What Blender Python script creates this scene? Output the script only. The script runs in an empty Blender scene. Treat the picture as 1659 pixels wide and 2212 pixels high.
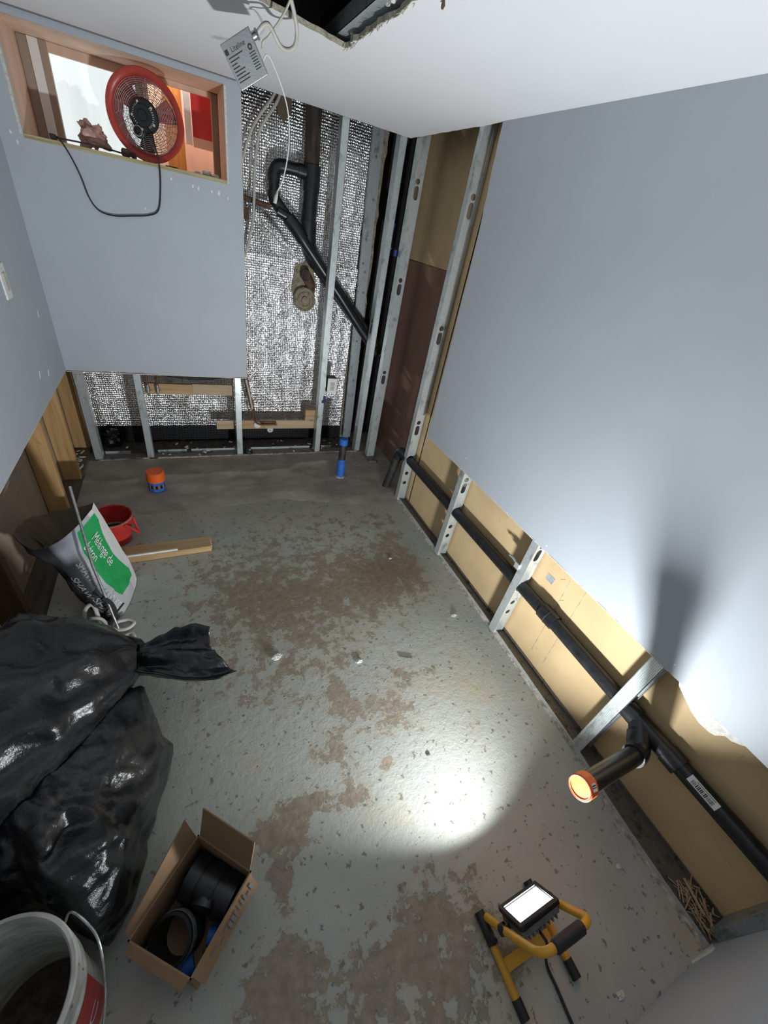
import bpy, bmesh, math, random
from math import sin, cos, pi, radians, sqrt
from mathutils import Vector, Matrix, noise as mn
random.seed(7)
sc = bpy.context.scene
COL = sc.collection

# ---------------------------------------------------------------- camera
cam_d = bpy.data.cameras.new('camera'); cam = bpy.data.objects.new('camera', cam_d); COL.objects.link(cam)
cam_d.sensor_fit = 'HORIZONTAL'; cam_d.sensor_width = 36.0
cam_d.lens = 858.72 / 1659 * 36.0
cam_d.clip_start = 0.02
R = Matrix(((0.90535369, -0.09684831, 0.41346718), (-0.38695248, -0.58923161, 0.70927702), (0.17493565, -0.80213871, -0.5709387)))
rt, dn, fw = R.col[0], R.col[1], R.col[2]
m = Matrix((rt, -dn, -fw)).transposed().to_4x4(); m.translation = Vector((0, 0, 1.6))
cam.matrix_world = m
sc.camera = cam

# ---------------------------------------------------------------- world, exposure
w = bpy.data.worlds.new('world'); sc.world = w; w.use_nodes = True
bg = w.node_tree.nodes['Background']; bg.inputs[0].default_value = (0.80, 0.86, 1.0, 1); bg.inputs[1].default_value = 0.25
sc.view_settings.view_transform = 'Standard'; sc.view_settings.look = 'None'
sc.view_settings.gamma = 1.0; sc.view_settings.use_curve_mapping = False
sc.view_settings.exposure = 0.0
LAMP_W = 32.5          # work light
WELL_W = 14.0           # daylight falling into the window well

# room constants (metres)
XW, YB, XL, ZC = 1.2986, 2.852, -0.641, 2.050
ZR, ZB, YF = 0.626, 0.614, -0.310
XD = 0.366

# ---------------------------------------------------------------- node helpers
def new_mat(name):
    mt = bpy.data.materials.new(name); mt.use_nodes = True
    nt = mt.node_tree; return mt, nt, nt.nodes['Principled BSDF']
def nd(nt, t, **kw):
    n = nt.nodes.new(t)
    for k, v in kw.items():
        if k.startswith('i_'):
            n.inputs[k[2:].replace('_', ' ')].default_value = v
        else: setattr(n, k, v)
    return n
def lk(nt, a, b): nt.links.new(a, b)
def objco(nt, scale=(1, 1, 1)):
    tc = nd(nt, 'ShaderNodeTexCoord'); mp = nd(nt, 'ShaderNodeMapping')
    mp.inputs['Scale'].default_value = scale; lk(nt, tc.outputs['Object'], mp.inputs[0]); return mp.outputs[0]
def noise_tex(nt, co, s, d=4, r=.55):
    n = nd(nt, 'ShaderNodeTexNoise'); n.inputs['Scale'].default_value = s; n.inputs['Detail'].default_value = d; n.inputs['Roughness'].default_value = r
    lk(nt, co, n.inputs['Vector']); return n.outputs['Fac']
def ramp(nt, fac, stops):
    r = nd(nt, 'ShaderNodeValToRGB'); e = r.color_ramp.elements
    while len(e) < len(stops): e.new(.5)
    for el, (p, c) in zip(e, stops):
        el.position = p; el.color = (*c, 1) if len(c) == 3 else c
    lk(nt, fac, r.inputs[0]); return r.outputs[0]
def bump(nt, b, h, st=.3, dist=.01):
    n = nd(nt, 'ShaderNodeBump'); n.inputs['Strength'].default_value = st; n.inputs['Distance'].default_value = dist
    lk(nt, h, n.inputs['Height']); lk(nt, n.outputs[0], b.inputs['Normal']); return n
def mixc(nt, f, a, b, mode='MIX'):
    n = nd(nt, 'ShaderNodeMix'); n.data_type = 'RGBA'; n.blend_type = mode
    for s, v in ((n.inputs['Factor'], f), (n.inputs[6], a), (n.inputs[7], b)):
        if hasattr(v, 'is_linked') or isinstance(v, bpy.types.NodeSocket): lk(nt, v, s)
        else: s.default_value = (*v, 1) if isinstance(v, tuple) and len(v) == 3 else v
    return n.outputs[2]
def math_n(nt, op, a, b=None):
    n = nd(nt, 'ShaderNodeMath'); n.operation = op
    for i, v in enumerate((a, b)):
        if v is None: continue
        if isinstance(v, bpy.types.NodeSocket): lk(nt, v, n.inputs[i])
        else: n.inputs[i].default_value = v
    return n.outputs[0]

def flat(name, c, rough=.6, metal=0, var=.12, s=30, bmp=.08, stretch=(1, 1, 1), spec=.5, bd=.004):
    """plain surface with slight mottling and fine relief"""
    mt, nt, b = new_mat(name); co = objco(nt, stretch)
    n = noise_tex(nt, co, s)
    lo = tuple(x * (1 - var) for x in c); hi = tuple(min(1, x * (1 + var)) for x in c)
    lk(nt, ramp(nt, n, [(.3, lo), (.7, hi)]), b.inputs['Base Color'])
    b.inputs['Roughness'].default_value = rough; b.inputs['Metallic'].default_value = metal
    b.inputs['Specular IOR Level'].default_value = spec
    if bmp: bump(nt, b, noise_tex(nt, co, s * 3, 3), bmp, bd)
    return mt

M = {}
M['paint'] = flat('wall_paint', (.42, .455, .49), .55, var=.03, s=3, bmp=.05, bd=.002)
M['ceil'] = flat('ceiling_paint', (.78, .78, .79), .8, var=.02, s=3, bmp=.05, bd=.002)
M['gypsum'] = flat('gypsum_core', (.62, .60, .55), .95, var=.2, s=80, bmp=.5)
M['edge'] = flat('torn_paper_edge', (.42, .38, .30), .95, var=.3, s=60, bmp=.6)
M['tan'] = flat('tan_board_paper', (.58, .425, .23), .85, var=.1, s=5, bmp=.1)
M['redboard'] = flat('red_brown_board_paper', (.26, .145, .105), .85, var=.1, s=6, bmp=.1)
M['greybrown'] = flat('grey_brown_board_paper', (.34, .265, .20), .9, var=.12, s=6, bmp=.1)
M['darkvoid'] = flat('void_shade_black', (.012, .010, .009), .95, var=.4, s=20)  # near-black colour holds the shade of the plenum and the wall gap
M['concwall'] = flat('rough_old_concrete', (.24, .21, .16), .95, var=.45, s=28, bmp=.9, bd=.012)
M['black'] = flat('black_rubber', (.012, .012, .013), .55, var=.3, s=60)
M['abs'] = flat('black_abs', (.013, .013, .015), .33, var=.5, s=35, bmp=.06)
M['absdusty'] = flat('dusty_black_abs', (.028, .026, .025), .55, var=.7, s=25, bmp=.1)
M['iron'] = flat('brown_stained_iron', (.05, .034, .024), .7, .2, var=.7, s=12, bmp=.3, stretch=(3, 3, .7))
M['rust'] = flat('rusty_iron', (.10, .055, .035), .85, .1, var=.6, s=30, bmp=.4)
M['castdust'] = flat('dusty_cast_metal', (.25, .215, .15), .9, .1, var=.45, s=45, bmp=.5)
M['copper'] = flat('aged_copper', (.17, .085, .055), .5, .7, var=.4, s=30)
M['brass'] = flat('brass', (.55, .42, .12), .35, .9, var=.2, s=40)
M['chrome'] = flat('dull_chrome', (.5, .5, .5), .3, .9, var=.3, s=60)
M['orange'] = flat('orange_cap_plastic', (.82, .125, .015), .4, var=.08, s=20)
M['blue'] = flat('blue_painter_tape', (.02, .13, .50), .65, var=.15, s=25, bmp=.3, stretch=(1, 1, 3))
M['darkblue'] = flat('dark_blue_clip', (.005, .02, .14), .4, var=.2, s=25)
M['white'] = flat('white_plastic', (.76, .76, .74), .4, var=.03, s=10)
M['offwhite'] = flat('cable_sheath', (.52, .50, .44), .5, var=.15, s=30)
M['yellow'] = flat('yellow_tube_paint', (.62, .31, .022), .42, var=.08, s=30)
M['steelgrey'] = flat('grey_cast_housing', (.16, .165, .165), .5, .4, var=.2, s=40)
M['alu'] = flat('aluminium_box', (.36, .375, .375), .42, .75, var=.06, s=8, stretch=(1, 1, 8))
M['red'] = flat('red_plastic', (.50, .035, .03), .35, var=.12, s=20)
M['fanred'] = flat('fan_red_enamel', (.42, .045, .03), .35, var=.1, s=20)
M['wire'] = flat('guard_wire', (.45, .42, .42), .35, .6, var=.1, s=20)
M['ink'] = flat('black_ink', (.02, .02, .02), .6, var=.1, s=20, bmp=0)
M['inklogo'] = flat('silver_ink', (.30, .305, .305), .7, var=.1, s=20, bmp=0)
M['inkgrey'] = flat('grey_ink', (.16, .165, .165), .7, var=.1, s=20, bmp=0)
M['inkwhite'] = flat('white_ink', (.70, .70, .68), .7, var=.05, s=20, bmp=0)
M['residue'] = flat('whitish_residue', (.36, .32, .27), .95, var=.55, s=45, bmp=.7)
M['dirt'] = flat('loose_dirt', (.075, .062, .048), 1, var=.5, s=40, bmp=1, bd=.01)
M['membrane'] = flat('black_dimple_plastic', (.010, .010, .011), .35, var=.2, s=30)
M['pinkwood'] = flat('pink_lit_softwood', (.70, .50, .38), .7, var=.15, s=8, bmp=.2, stretch=(1, 1, .15))  # pink light from the red panel is put into the wood colour
M['sash'] = flat('weathered_sash', (.36, .28, .22), .7, var=.15, s=10, bmp=.15, stretch=(1, 1, .2))
M['sillply'] = flat('plywood_edge', (.42, .36, .19), .8, var=.3, s=25, bmp=.3, stretch=(.2, 1, 4))
M['crumple'] = flat('pink_plastic_film', (.45, .25, .20), .4, var=.25, s=15, bmp=.4)
M['rodsteel'] = flat('grey_steel_rod', (.32, .33, .33), .4, .6, var=.25, s=60)
M['bagback'] = flat('brown_kraft_paper', (.11, .08, .055), .9, var=.2, s=15, bmp=.3)
M['rag'] = flat('brown_soiled_rag', (.055, .035, .02), .95, var=.5, s=40, bmp=.8)
M['chip'] = flat('paint_flake', (.66, .65, .60), .8, var=.2, s=60)

def wood(name, c1, c2, along='z', knots=True, rough=.7):
    mt, nt, b = new_mat(name)
    st = {'z': (26, 26, 1.5), 'x': (1.5, 26, 26), 'y': (26, 1.5, 26)}[along]
    co = objco(nt, st); n = noise_tex(nt, co, 1.6, 6, .6)
    c = ramp(nt, n, [(.28, c1), (.62, c2), (.8, tuple(x * 1.15 for x in c2))])
    if knots:
        co2 = objco(nt, {'z': (9, 9, 5), 'x': (5, 9, 9), 'y': (9, 5, 9)}[along])
        k = ramp(nt, noise_tex(nt, co2, 1.1, 2), [(.66, (1, 1, 1)), (.74, (.42, .30, .2))])
        c = mixc(nt, 1.0, c, k, 'MULTIPLY')
    lk(nt, c, b.inputs['Base Color']); b.inputs['Roughness'].default_value = rough
    bump(nt, b, n, .15, .003); return mt
M['pine_z'] = wood('pine_stud', (.36, .20, .075), (.52, .33, .14))
M['pine_x'] = wood('pine_board', (.34, .20, .085), (.50, .34, .17), 'x')
M['paleply_x'] = wood('pale_plywood', (.40, .29, .17), (.52, .39, .25), 'x', False)
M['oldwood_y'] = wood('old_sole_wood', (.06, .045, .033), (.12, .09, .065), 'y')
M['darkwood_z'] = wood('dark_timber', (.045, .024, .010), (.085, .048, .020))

def galv(name, tint=(.62, .67, .67), rough=.36, dark=.72):
    mt, nt, b = new_mat(name); co = objco(nt)
    v = nd(nt, 'ShaderNodeTexVoronoi'); v.inputs['Scale'].default_value = 110; lk(nt, co, v.inputs['Vector'])
    sp = ramp(nt, v.outputs['Color'], [(0, tuple(x * .85 for x in tint)), (1, tint)])
    n = noise_tex(nt, objco(nt, (1, 1, .5)), 22, 5, .7)
    grime = ramp(nt, n, [(.32, (dark * .75, dark * .73, dark * .70)), (.46, (1, 1, 1))])
    lk(nt, mixc(nt, 1.0, sp, grime, 'MULTIPLY'), b.inputs['Base Color'])
    b.inputs['Metallic'].default_value = .55; b.inputs['Roughness'].default_value = rough
    bump(nt, b, n, .12, .003); return mt
M['galv'] = galv('galvanised_steel')
M['galvdull'] = galv('dull_galvanised_steel', (.36, .39, .40), .5, .6)
M['galvdark'] = galv('stained_galvanised_steel', (.20, .18, .155), .6, .4)

def foil():
    mt, nt, b = new_mat('bubble_foil'); co = objco(nt)
    # rows of bubbles: rounded cells, slightly stretched, plus vertical quilting and big wrinkles
    v = nd(nt, 'ShaderNodeTexVoronoi'); v.feature = 'SMOOTH_F1'; v.inputs['Scale'].default_value = 92; v.inputs['Smoothness'].default_value = .3; v.inputs['Randomness'].default_value = .35
    mp = nd(nt, 'ShaderNodeMapping'); mp.inputs['Scale'].default_value = (1.75, 1, .8); lk(nt, co, mp.inputs[0]); lk(nt, mp.outputs[0], v.inputs['Vector'])
    wv = nd(nt, 'ShaderNodeTexWave'); wv.bands_direction = 'X'; wv.inputs['Scale'].default_value = 27; wv.inputs['Distortion'].default_value = 1.2; wv.inputs['Detail'].default_value = 1
    lk(nt, co, wv.inputs['Vector'])
    big = noise_tex(nt, objco(nt, (7, 1, 2.2)), 2.0, 5, .6)
    h = math_n(nt, 'ADD', math_n(nt, 'MULTIPLY', v.outputs['Distance'], 1.1), math_n(nt, 'MULTIPLY', wv.outputs['Fac'], .35))
    h = math_n(nt, 'ADD', h, math_n(nt, 'MULTIPLY', big, 2.0))
    n = bump(nt, b, h, .9, .0050)
    dirt = ramp(nt, noise_tex(nt, objco(nt, (2.2, 1, 1.0)), 2.3, 5, .6), [(.33, (.55, .53, .50)), (.48, (.97, .97, .98))])
    lk(nt, dirt, b.inputs['Base Color']); b.inputs['Metallic'].default_value = 1; b.inputs['Roughness'].default_value = .25
    return mt
M['foil'] = foil()

def trash_plastic():
    mt, nt, b = new_mat('black_bin_liner'); co = objco(nt)
    b.inputs['Base Color'].default_value = (.010, .0105, .012, 1); b.inputs['Roughness'].default_value = .25
    n = noise_tex(nt, objco(nt, (1, 1, 1)), 16, 7, .62)
    n2 = noise_tex(nt, co, 70, 3, .6)
    h = math_n(nt, 'ADD', n, math_n(nt, 'MULTIPLY', n2, .25))
    bump(nt, b, h, .45, .012)
    return mt
M['liner'] = trash_plastic()

def cardboard():
    return flat('corrugated_cardboard', (.25, .155, .082), .85, var=.08, s=12, bmp=.1)
M['card'] = cardboard()
M['cardedge'] = flat('cardboard_cut_edge', (.40, .27, .155), .9, var=.2, s=90, bmp=.4)

def floor_mat():
    mt, nt, b = new_mat('worn_grey_floor_paint'); co = objco(nt)
    at = nd(nt, 'ShaderNodeAttribute'); at.attribute_name = 'wear'; bias = at.outputs['Fac']
    at2 = nd(nt, 'ShaderNodeAttribute'); at2.attribute_name = 'wet'
    n1 = noise_tex(nt, co, 13, 10, .74); n2 = noise_tex(nt, co, 34, 5, .6); n3 = noise_tex(nt, co, 2.2, 4, .55); n4 = noise_tex(nt, co, 120, 3, .6)
    s = math_n(nt, 'ADD', math_n(nt, 'ADD', n1, math_n(nt, 'MULTIPLY', n2, .22)), bias)
    mask = ramp(nt, s, [(.700, (0, 0, 0)), (.735, (1, 1, 1))])
    halo = ramp(nt, s, [(.55, (0, 0, 0)), (.70, (1, 1, 1))])
    paint = ramp(nt, n3, [(.3, (.35, .37, .34)), (.55, (.42, .43, .385)), (.72, (.45, .41, .31))])
    paint = mixc(nt, math_n(nt, 'MULTIPLY', halo, .35), paint, (.38, .33, .24))
    fleck = ramp(nt, noise_tex(nt, co, 38, 4, .62), [(.612, (1, 1, 1)), (.65, (.52, .47, .40))])
    paint = mixc(nt, 1.0, paint, fleck, 'MULTIPLY')
    bare = ramp(nt, n2, [(.3, (.225, .19, .143)), (.55, (.30, .255, .195)), (.75, (.37, .315, .24))])
    c = mixc(nt, mask, paint, bare)
    wetc = mixc(nt, 1.0, c, (.70, .64, .545), 'MULTIPLY')
    c = mixc(nt, at2.outputs['Fac'], c, wetc)
    lk(nt, c, b.inputs['Base Color'])
    b.inputs['Roughness'].default_value = .8; b.inputs['Specular IOR Level'].default_value = .22
    inv = math_n(nt, 'SUBTRACT', 1.0, mask)
    h = math_n(nt, 'ADD', math_n(nt, 'MULTIPLY', inv, .55), math_n(nt, 'ADD', math_n(nt, 'MULTIPLY', n4, .35), math_n(nt, 'MULTIPLY', n2, .8)))
    bump(nt, b, h, .5, .0045)
    return mt
M['floor'] = floor_mat()
def wet_conc():
    mt, nt, b = new_mat('fresh_wet_concrete'); co = objco(nt, (1, 1.6, 1))
    n = noise_tex(nt, co, 4, 6, .6); n2 = noise_tex(nt, co, 60, 4, .6)
    lk(nt, ramp(nt, n, [(.3, (.20, .168, .138)), (.5, (.29, .25, .21)), (.72, (.38, .335, .28))]), b.inputs['Base Color'])
    b.inputs['Roughness'].default_value = .75
    bump(nt, b, math_n(nt, 'ADD', n, math_n(nt, 'MULTIPLY', n2, .2)), .5, .02); return mt
M['wet'] = wet_conc()
def emis(name, c, s):
    mt, nt, b = new_mat(name); b.inputs['Base Color'].default_value = (*[x * .6 for x in c], 1)
    n = noise_tex(nt, objco(nt, (8, 1, .6)), 2.0, 4)
    b.inputs['Roughness'].default_value = .4
    lk(nt, ramp(nt, n, [(.3, tuple(x * .86 for x in c)), (.6, c)]), b.inputs['Emission Color'])
    b.inputs['Emission Strength'].default_value = s; return mt
M['pane'] = emis('frosted_daylit_pane', (.80, .90, .90), .92)
M['led'] = emis('lit_led_lens', (1, 1, .97), 6)

# ---------------------------------------------------------------- mesh helpers
class MB:
    def __init__(s): s.v = []; s.f = []
    def add(s, vs, fs):
        o = len(s.v); s.v += [tuple(p) for p in vs]; s.f += [tuple(i + o for i in q) for q in fs]; return s
    def bx(s, x0, x1, y0, y1, z0, z1, mt=None):
        vs = [Vector((x, y, z)) for z in (z0, z1) for y in (y0, y1) for x in (x0, x1)]
        if mt is not None: vs = [mt @ p for p in vs]
        return s.add(vs, [(0, 2, 3, 1), (4, 5, 7, 6), (0, 1, 5, 4), (2, 6, 7, 3), (0, 4, 6, 2), (1, 3, 7, 5)])
    def tube(s, pts, r, n=12, caps=True, rs=None):
        pts = [Vector(p) for p in pts]; k = len(pts); rings = []; up = None
        for i in range(k):
            d = (pts[min(i + 1, k - 1)] - pts[max(i - 1, 0)])
            if d.length < 1e-9: d = Vector((0, 0, 1))
            d.normalize()
            if up is None:
                a = Vector((0, 0, 1)) if abs(d.z) < .9 else Vector((1, 0, 0))
                up = (a - d * a.dot(d)).normalized()
            else: up = (up - d * up.dot(d)).normalized()
            sd = d.cross(up); rr = rs[i] if rs else r
            rings.append([pts[i] + (up * cos(2 * pi * j / n) + sd * sin(2 * pi * j / n)) * rr for j in range(n)])
        vs = [p for g in rings for p in g]
        fs = [(i * n + j, i * n + (j + 1) % n, (i + 1) * n + (j + 1) % n, (i + 1) * n + j) for i in range(k - 1) for j in range(n)]
        if caps: fs += [tuple(range(n - 1, -1, -1)), tuple((k - 1) * n + j for j in range(n))]
        return s.add(vs, fs)
    def lathe(s, prof, n=32, mt=None, closed=False):
        mt = mt or Matrix()
        vs = [mt @ Vector((r * cos(2 * pi * j / n), r * sin(2 * pi * j / n), z)) for r, z in prof for j in range(n)]
        k = len(prof); rng = range(k if closed else k - 1)
        fs = [(i * n + j, i * n + (j + 1) % n, ((i + 1) % k) * n + (j + 1) % n, ((i + 1) % k) * n + j) for i in rng for j in range(n)]
        if not closed:
            if prof[0][0] > 1e-5: pass
        return s.add(vs, fs)
    def grid(s, fn, nu, nv, flip=False):
        vs = [fn(i / nu, j / nv) for j in range(nv + 1) for i in range(nu + 1)]
        fs = []
        for j in range(nv):
            for i in range(nu):
                a = j * (nu + 1) + i; q = (a, a + 1, a + nu + 2, a + nu + 1)
                fs.append(q[::-1] if flip else q)
        return s.add(vs, fs)
    def prism(s, poly, z0, z1, mt=None):
        mt = mt or Matrix(); n = len(poly)
        vs = [mt @ Vector((x, y, z0)) for x, y in poly] + [mt @ Vector((x, y, z1)) for x, y in poly]
        return s.add(vs, [tuple(range(n - 1, -1, -1)), tuple(range(n, 2 * n))] + [(i, (i + 1) % n, n + (i + 1) % n, n + i) for i in range(n)])
    def plate(s, outer, holes, th, mt):
        """flat plate with holes in local XY, thickness th, placed by mt"""
        cu = bpy.data.curves.new('tmp', 'CURVE'); cu.dimensions = '2D'; cu.fill_mode = 'BOTH'; cu.extrude = th / 2
        for lp in [outer] + holes:
            sp = cu.splines.new('POLY'); sp.points.add(len(lp) - 1); sp.use_cyclic_u = True
            for p, (x, y) in zip(sp.points, lp): p.co = (x, y, 0, 1)
        ob = bpy.data.objects.new('tmp', cu); me = bpy.data.meshes.new_from_object(ob)
        s.add([mt @ v.co for v in me.vertices], [tuple(p.vertices) for p in me.polygons])
        bpy.data.objects.remove(ob); bpy.data.curves.remove(cu); bpy.data.meshes.remove(me); return s
    def text(s, body, size, fn, ext=0.0, shear=0.0, align='CENTER', sx=1.0):
        cu = bpy.data.curves.new('tmp', 'FONT'); cu.body = body; cu.size = size; cu.align_x = align; cu.align_y = 'CENTER'; cu.extrude = ext; cu.shear = shear
        ob = bpy.data.objects.new('tmp', cu); me = bpy.data.meshes.new_from_object(ob)
        s.add([fn(v.co.x * sx, v.co.y, v.co.z) for v in me.vertices], [tuple(p.vertices) for p in me.polygons])
        bpy.data.objects.remove(ob); bpy.data.curves.remove(cu); bpy.data.meshes.remove(me); return s
    def build(s, name, mat, parent=None, smooth=False, bevel=0, angle=40, solid=0, sub=0, kind=None):
        me = bpy.data.meshes.new(name); me.from_pydata(s.v, [], s.f); me.validate(); me.update()
        bm = bmesh.new(); bm.from_mesh(me); bmesh.ops.remove_doubles(bm, verts=bm.verts, dist=1e-5)
        bmesh.ops.recalc_face_normals(bm, faces=bm.faces); bm.to_mesh(me); bm.free()
        if smooth:
            me.polygons.foreach_set('use_smooth', [True] * len(me.polygons)); me.set_sharp_from_angle(angle=radians(angle))
        o = bpy.data.objects.new(name, me); COL.objects.link(o)
        me.materials.append(M[mat] if isinstance(mat, str) else mat)
        if parent is not None: o.parent = parent; o.matrix_parent_inverse = parent.matrix_basis.inverted()
        if solid:
            md = o.modifiers.new('thickness', 'SOLIDIFY'); md.thickness = solid; md.offset = 0
        if bevel:
            md = o.modifiers.new('bevel', 'BEVEL'); md.width = bevel; md.segments = 2; md.limit_method = 'ANGLE'
        if sub:
            md = o.modifiers.new('subd', 'SUBSURF'); md.levels = sub; md.render_levels = sub
        if kind: o['kind'] = kind
        return o
def thing(name, label, cat, loc=(0, 0, 0), group=None):
    o = bpy.data.objects.new(name, None); COL.objects.link(o); o.location = loc
    o.empty_display_size = .05
    o['label'] = label; o['category'] = cat
    if group: o['group'] = group
    return o
def tag(o, label, cat, group=None):
    o['label'] = label; o['category'] = cat
    if group: o['group'] = group
    return o
def struct(o): o['kind'] = 'structure'; return o
def circ(cx, cy, r, n=20): return [(cx + r * cos(2 * pi * i / n), cy + r * sin(2 * pi * i / n)) for i in range(n)]
def slot(cx, cy, w2, h2, n=8):
    """vertical rounded slot"""
    a = [(cx + w2 * cos(pi * i / n), cy + h2 - w2 + w2 * sin(pi * i / n)) for i in range(n + 1)]
    return a + [(cx - w2 * cos(pi * i / n), cy - h2 + w2 - w2 * sin(pi * i / n)) for i in range(n + 1)]
def smooth_path(pts, n=8):
    """Catmull-Rom through points"""
    P = [Vector(p) for p in pts]; out = []
    for i in range(len(P) - 1):
        p0 = P[max(i - 1, 0)]; p1 = P[i]; p2 = P[i + 1]; p3 = P[min(i + 2, len(P) - 1)]
        for k in range(n):
            t = k / n
            out.append(.5 * ((2 * p1) + (p2 - p0) * t + (2 * p0 - 5 * p1 + 4 * p2 - p3) * t * t + (3 * p1 - p0 - 3 * p2 + p3) * t ** 3))
    out.append(P[-1]); return out
def frame(o, z, x=None):
    """matrix with local Z along z at origin o"""
    z = Vector(z).normalized(); a = Vector(x) if x is not None else (Vector((0, 0, 1)) if abs(z.z) < .9 else Vector((1, 0, 0)))
    x_ = (a - z * a.dot(z)).normalized(); y_ = z.cross(x_)
    mt = Matrix((x_, y_, z)).transposed().to_4x4(); mt.translation = Vector(o); return mt
def basis(o, x, y, z):
    mt = Matrix((Vector(x), Vector(y), Vector(z))).transposed().to_4x4(); mt.translation = Vector(o); return mt
def rough_line(p0, p1, n, amp, seed):
    """2D jagged polyline between two points (end excluded)"""
    rnd = random.Random(seed); out = []
    dx, dy = p1[0] - p0[0], p1[1] - p0[1]; L = sqrt(dx * dx + dy * dy); nx, ny = -dy / L, dx / L
    for i in range(n):
        t = i / n; a = 0 if i == 0 else rnd.uniform(-amp, amp)
        out.append((p0[0] + dx * t + nx * a, p0[1] + dy * t + ny * a))
    return out

# ================================================================ SETTING
# ---- floor (dense grid so that wear can vary over it)
BL = [(.92, 1.42, .30, .22, .20), (.45, 1.25, .55, .30, .17), (.18, 1.45, .30, .22, .12), (.62, .66, .13, .09, .22), (.375, .56, .045, .12, .20),
      (.40, .44, .10, .04, .14), (.135, .43, .10, .085, .30), (.10, .30, .035, .05, .2), (.52, .12, .14, .08, .15), (.33, .05, .12, .06, .12), (.06, .12, .10, .09, .17),
      (.75, .80, .10, .05, .16), (1.05, .75, .22, .14, .07), (.95, .52, .03, .12, .16), (.45, .78, .05, .10, .17), (.36, -.06, .34, .13, .17), (.05, .10, .13, .10, .12), (.0, 1.75, .6, .25, .08), (.7, 1.9, .6, .25, .13),
      (.6, -.05, .15, .15, .1), (1.1, 1.75, .1, .3, .1), (.20, .9, .35, .2, .12), (.25, .47, .06, .03, .2), (.52, .50, .03, .03, .2), (.30, .62, .05, .05, .14)]
def wear(x, y):
    b = -.118
    for cx, cy, rx, ry, a in BL:
        d = ((x - cx) / rx) ** 2 + ((y - cy) / ry) ** 2
        b += 1.2 * a * math.exp(-d * .8)
    if x > 1.18: b -= .12 * min(1, (x - 1.18) / .08)
    return max(-.3, min(.30, b))
NX, NY = 150, 240
X0, X1, Y0, Y1 = -1.0, 1.62, -1.6, 3.4
g = MB().grid(lambda u, v: Vector((X0 + (X1 - X0) * u, Y0 + (Y1 - Y0) * v, 0)), NX, NY)
fl = g.build('floor', 'floor'); struct(fl)
at = fl.data.attributes.new('wear', 'FLOAT', 'POINT'); at.data.foreach_set('value', [wear(v.co.x, v.co.y) for v in fl.data.vertices])
def wetf(x, y): return max(math.exp(-(((x - .95) / .30) ** 2 + ((y - 1.42) / .2) ** 2)) * .9, math.exp(-(((x - .35) / .5) ** 2 + ((y - 1.35) / .25) ** 2)) * .55, min(1, max(0, (y - 1.75) / .4)) * .75)
at = fl.data.attributes.new('wet', 'FLOAT', 'POINT'); at.data.foreach_set('value', [wetf(v.co.x, v.co.y) for v in fl.data.vertices])

# ---- freshly poured trench strip along the back
edge = [(-.66, 2.27), (-.5, 2.235), (-.34, 2.206), (-.18, 2.20), (-.04, 2.19), (.12, 2.215), (.29, 2.224), (.42, 2.24), (.53, 2.235), (.68, 2.19), (.83, 2.14), (.95, 2.105), (1.06, 2.094), (1.18, 2.11), (1.33, 2.10), (1.39, 2.10)]
def eY(x):
    for (a, ya), (b, yb) in zip(edge, edge[1:]):
        if a <= x <= b: return ya + (yb - ya) * (x - a) / (b - a)
    return 2.2
def wet_fn(u, v):
    x = -.655 + 2.045 * u; y0 = eY(x) + .018 * mn.noise((x * 9, 3.1, 0)) + .008 * mn.noise((x * 40, 1, 0)); y1 = 2.85 if x < 1.30 else 2.72
    y = y0 + (y1 - y0) * v
    z = .010 + .007 * mn.noise((x * 3, y * 4, 0)) + .003 * mn.noise((x * 14, y * 14, 2))
    ridge = 2.60 + .05 * mn.noise((x * 3, 0, 5)) + (.0 if x < .6 else .12 * min(1, (x - .6) / .15))
    z += .010 / (1 + ((y - ridge) / .02) ** 2) * (1 if x < .95 else 0)
    z = z * min(1, v * 7) - (.001 if v == 0 else 0)
    return Vector((x, y, max(z, .001) if v > 0 else z))
MB().grid(wet_fn, 110, 44).build('fresh_concrete_strip', 'wet', fl, smooth=True)

# ---- ceiling with a broken hole
hole = rough_line((.275, 1.762), (.567, 1.86), 14, .004, 1) + rough_line((.567, 1.86), (.582, 1.351), 22, .007, 2) + rough_line((.582, 1.351), (.585, 1.08), 8, .006, 3) + \
    [(.585, 1.08), (.02, 1.05)] + rough_line((.02, 1.68), (.275, 1.762), 8, .004, 4)
ce = MB().plate([(-.66, -.33), (XW + .012, -.33)] + rough_line((XW + .012, 1.9), (XW + .008, YB + .004), 20, .006, 6) + [(XW + .008, YB + .004), (-.66, YB + .004)], [hole], .0127, Matrix.Translation((0, 0, ZC + .0064))).build('ceiling', 'ceil')
struct(ce)
# gypsum edge of the hole
e = MB(); n = len(hole)
for i in range(n):
    (x0, y0), (x1, y1) = hole[i], hole[(i + 1) % n]
    e.add([(x0, y0, ZC + .0005), (x1, y1, ZC + .0005), (x1, y1, ZC + .0135), (x0, y0, ZC + .0135)], [(0, 1, 2, 3)])
e.build('gypsum_edge', 'edge', ce, solid=.004)
# dark strip painting the shaded gap between ceiling and wall above the window
MB().bx(-.66, XD - .02, YB - .006, YB + .002, ZC - .004, ZC - .0005).build('gap_shade_strip', 'inkgrey', ce)
t = MB()
for i in range(30):
    a = random.uniform(0, 1); x = .567 + .015 * a; y = 1.86 - .5 * a
    t.tube([(x, y, ZC), (x - random.uniform(0, .015), y + random.uniform(-.01, .01), ZC - random.uniform(.003, .014))], .0012, 4)
t.build('torn_paper_shreds', 'edge', ce)
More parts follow.
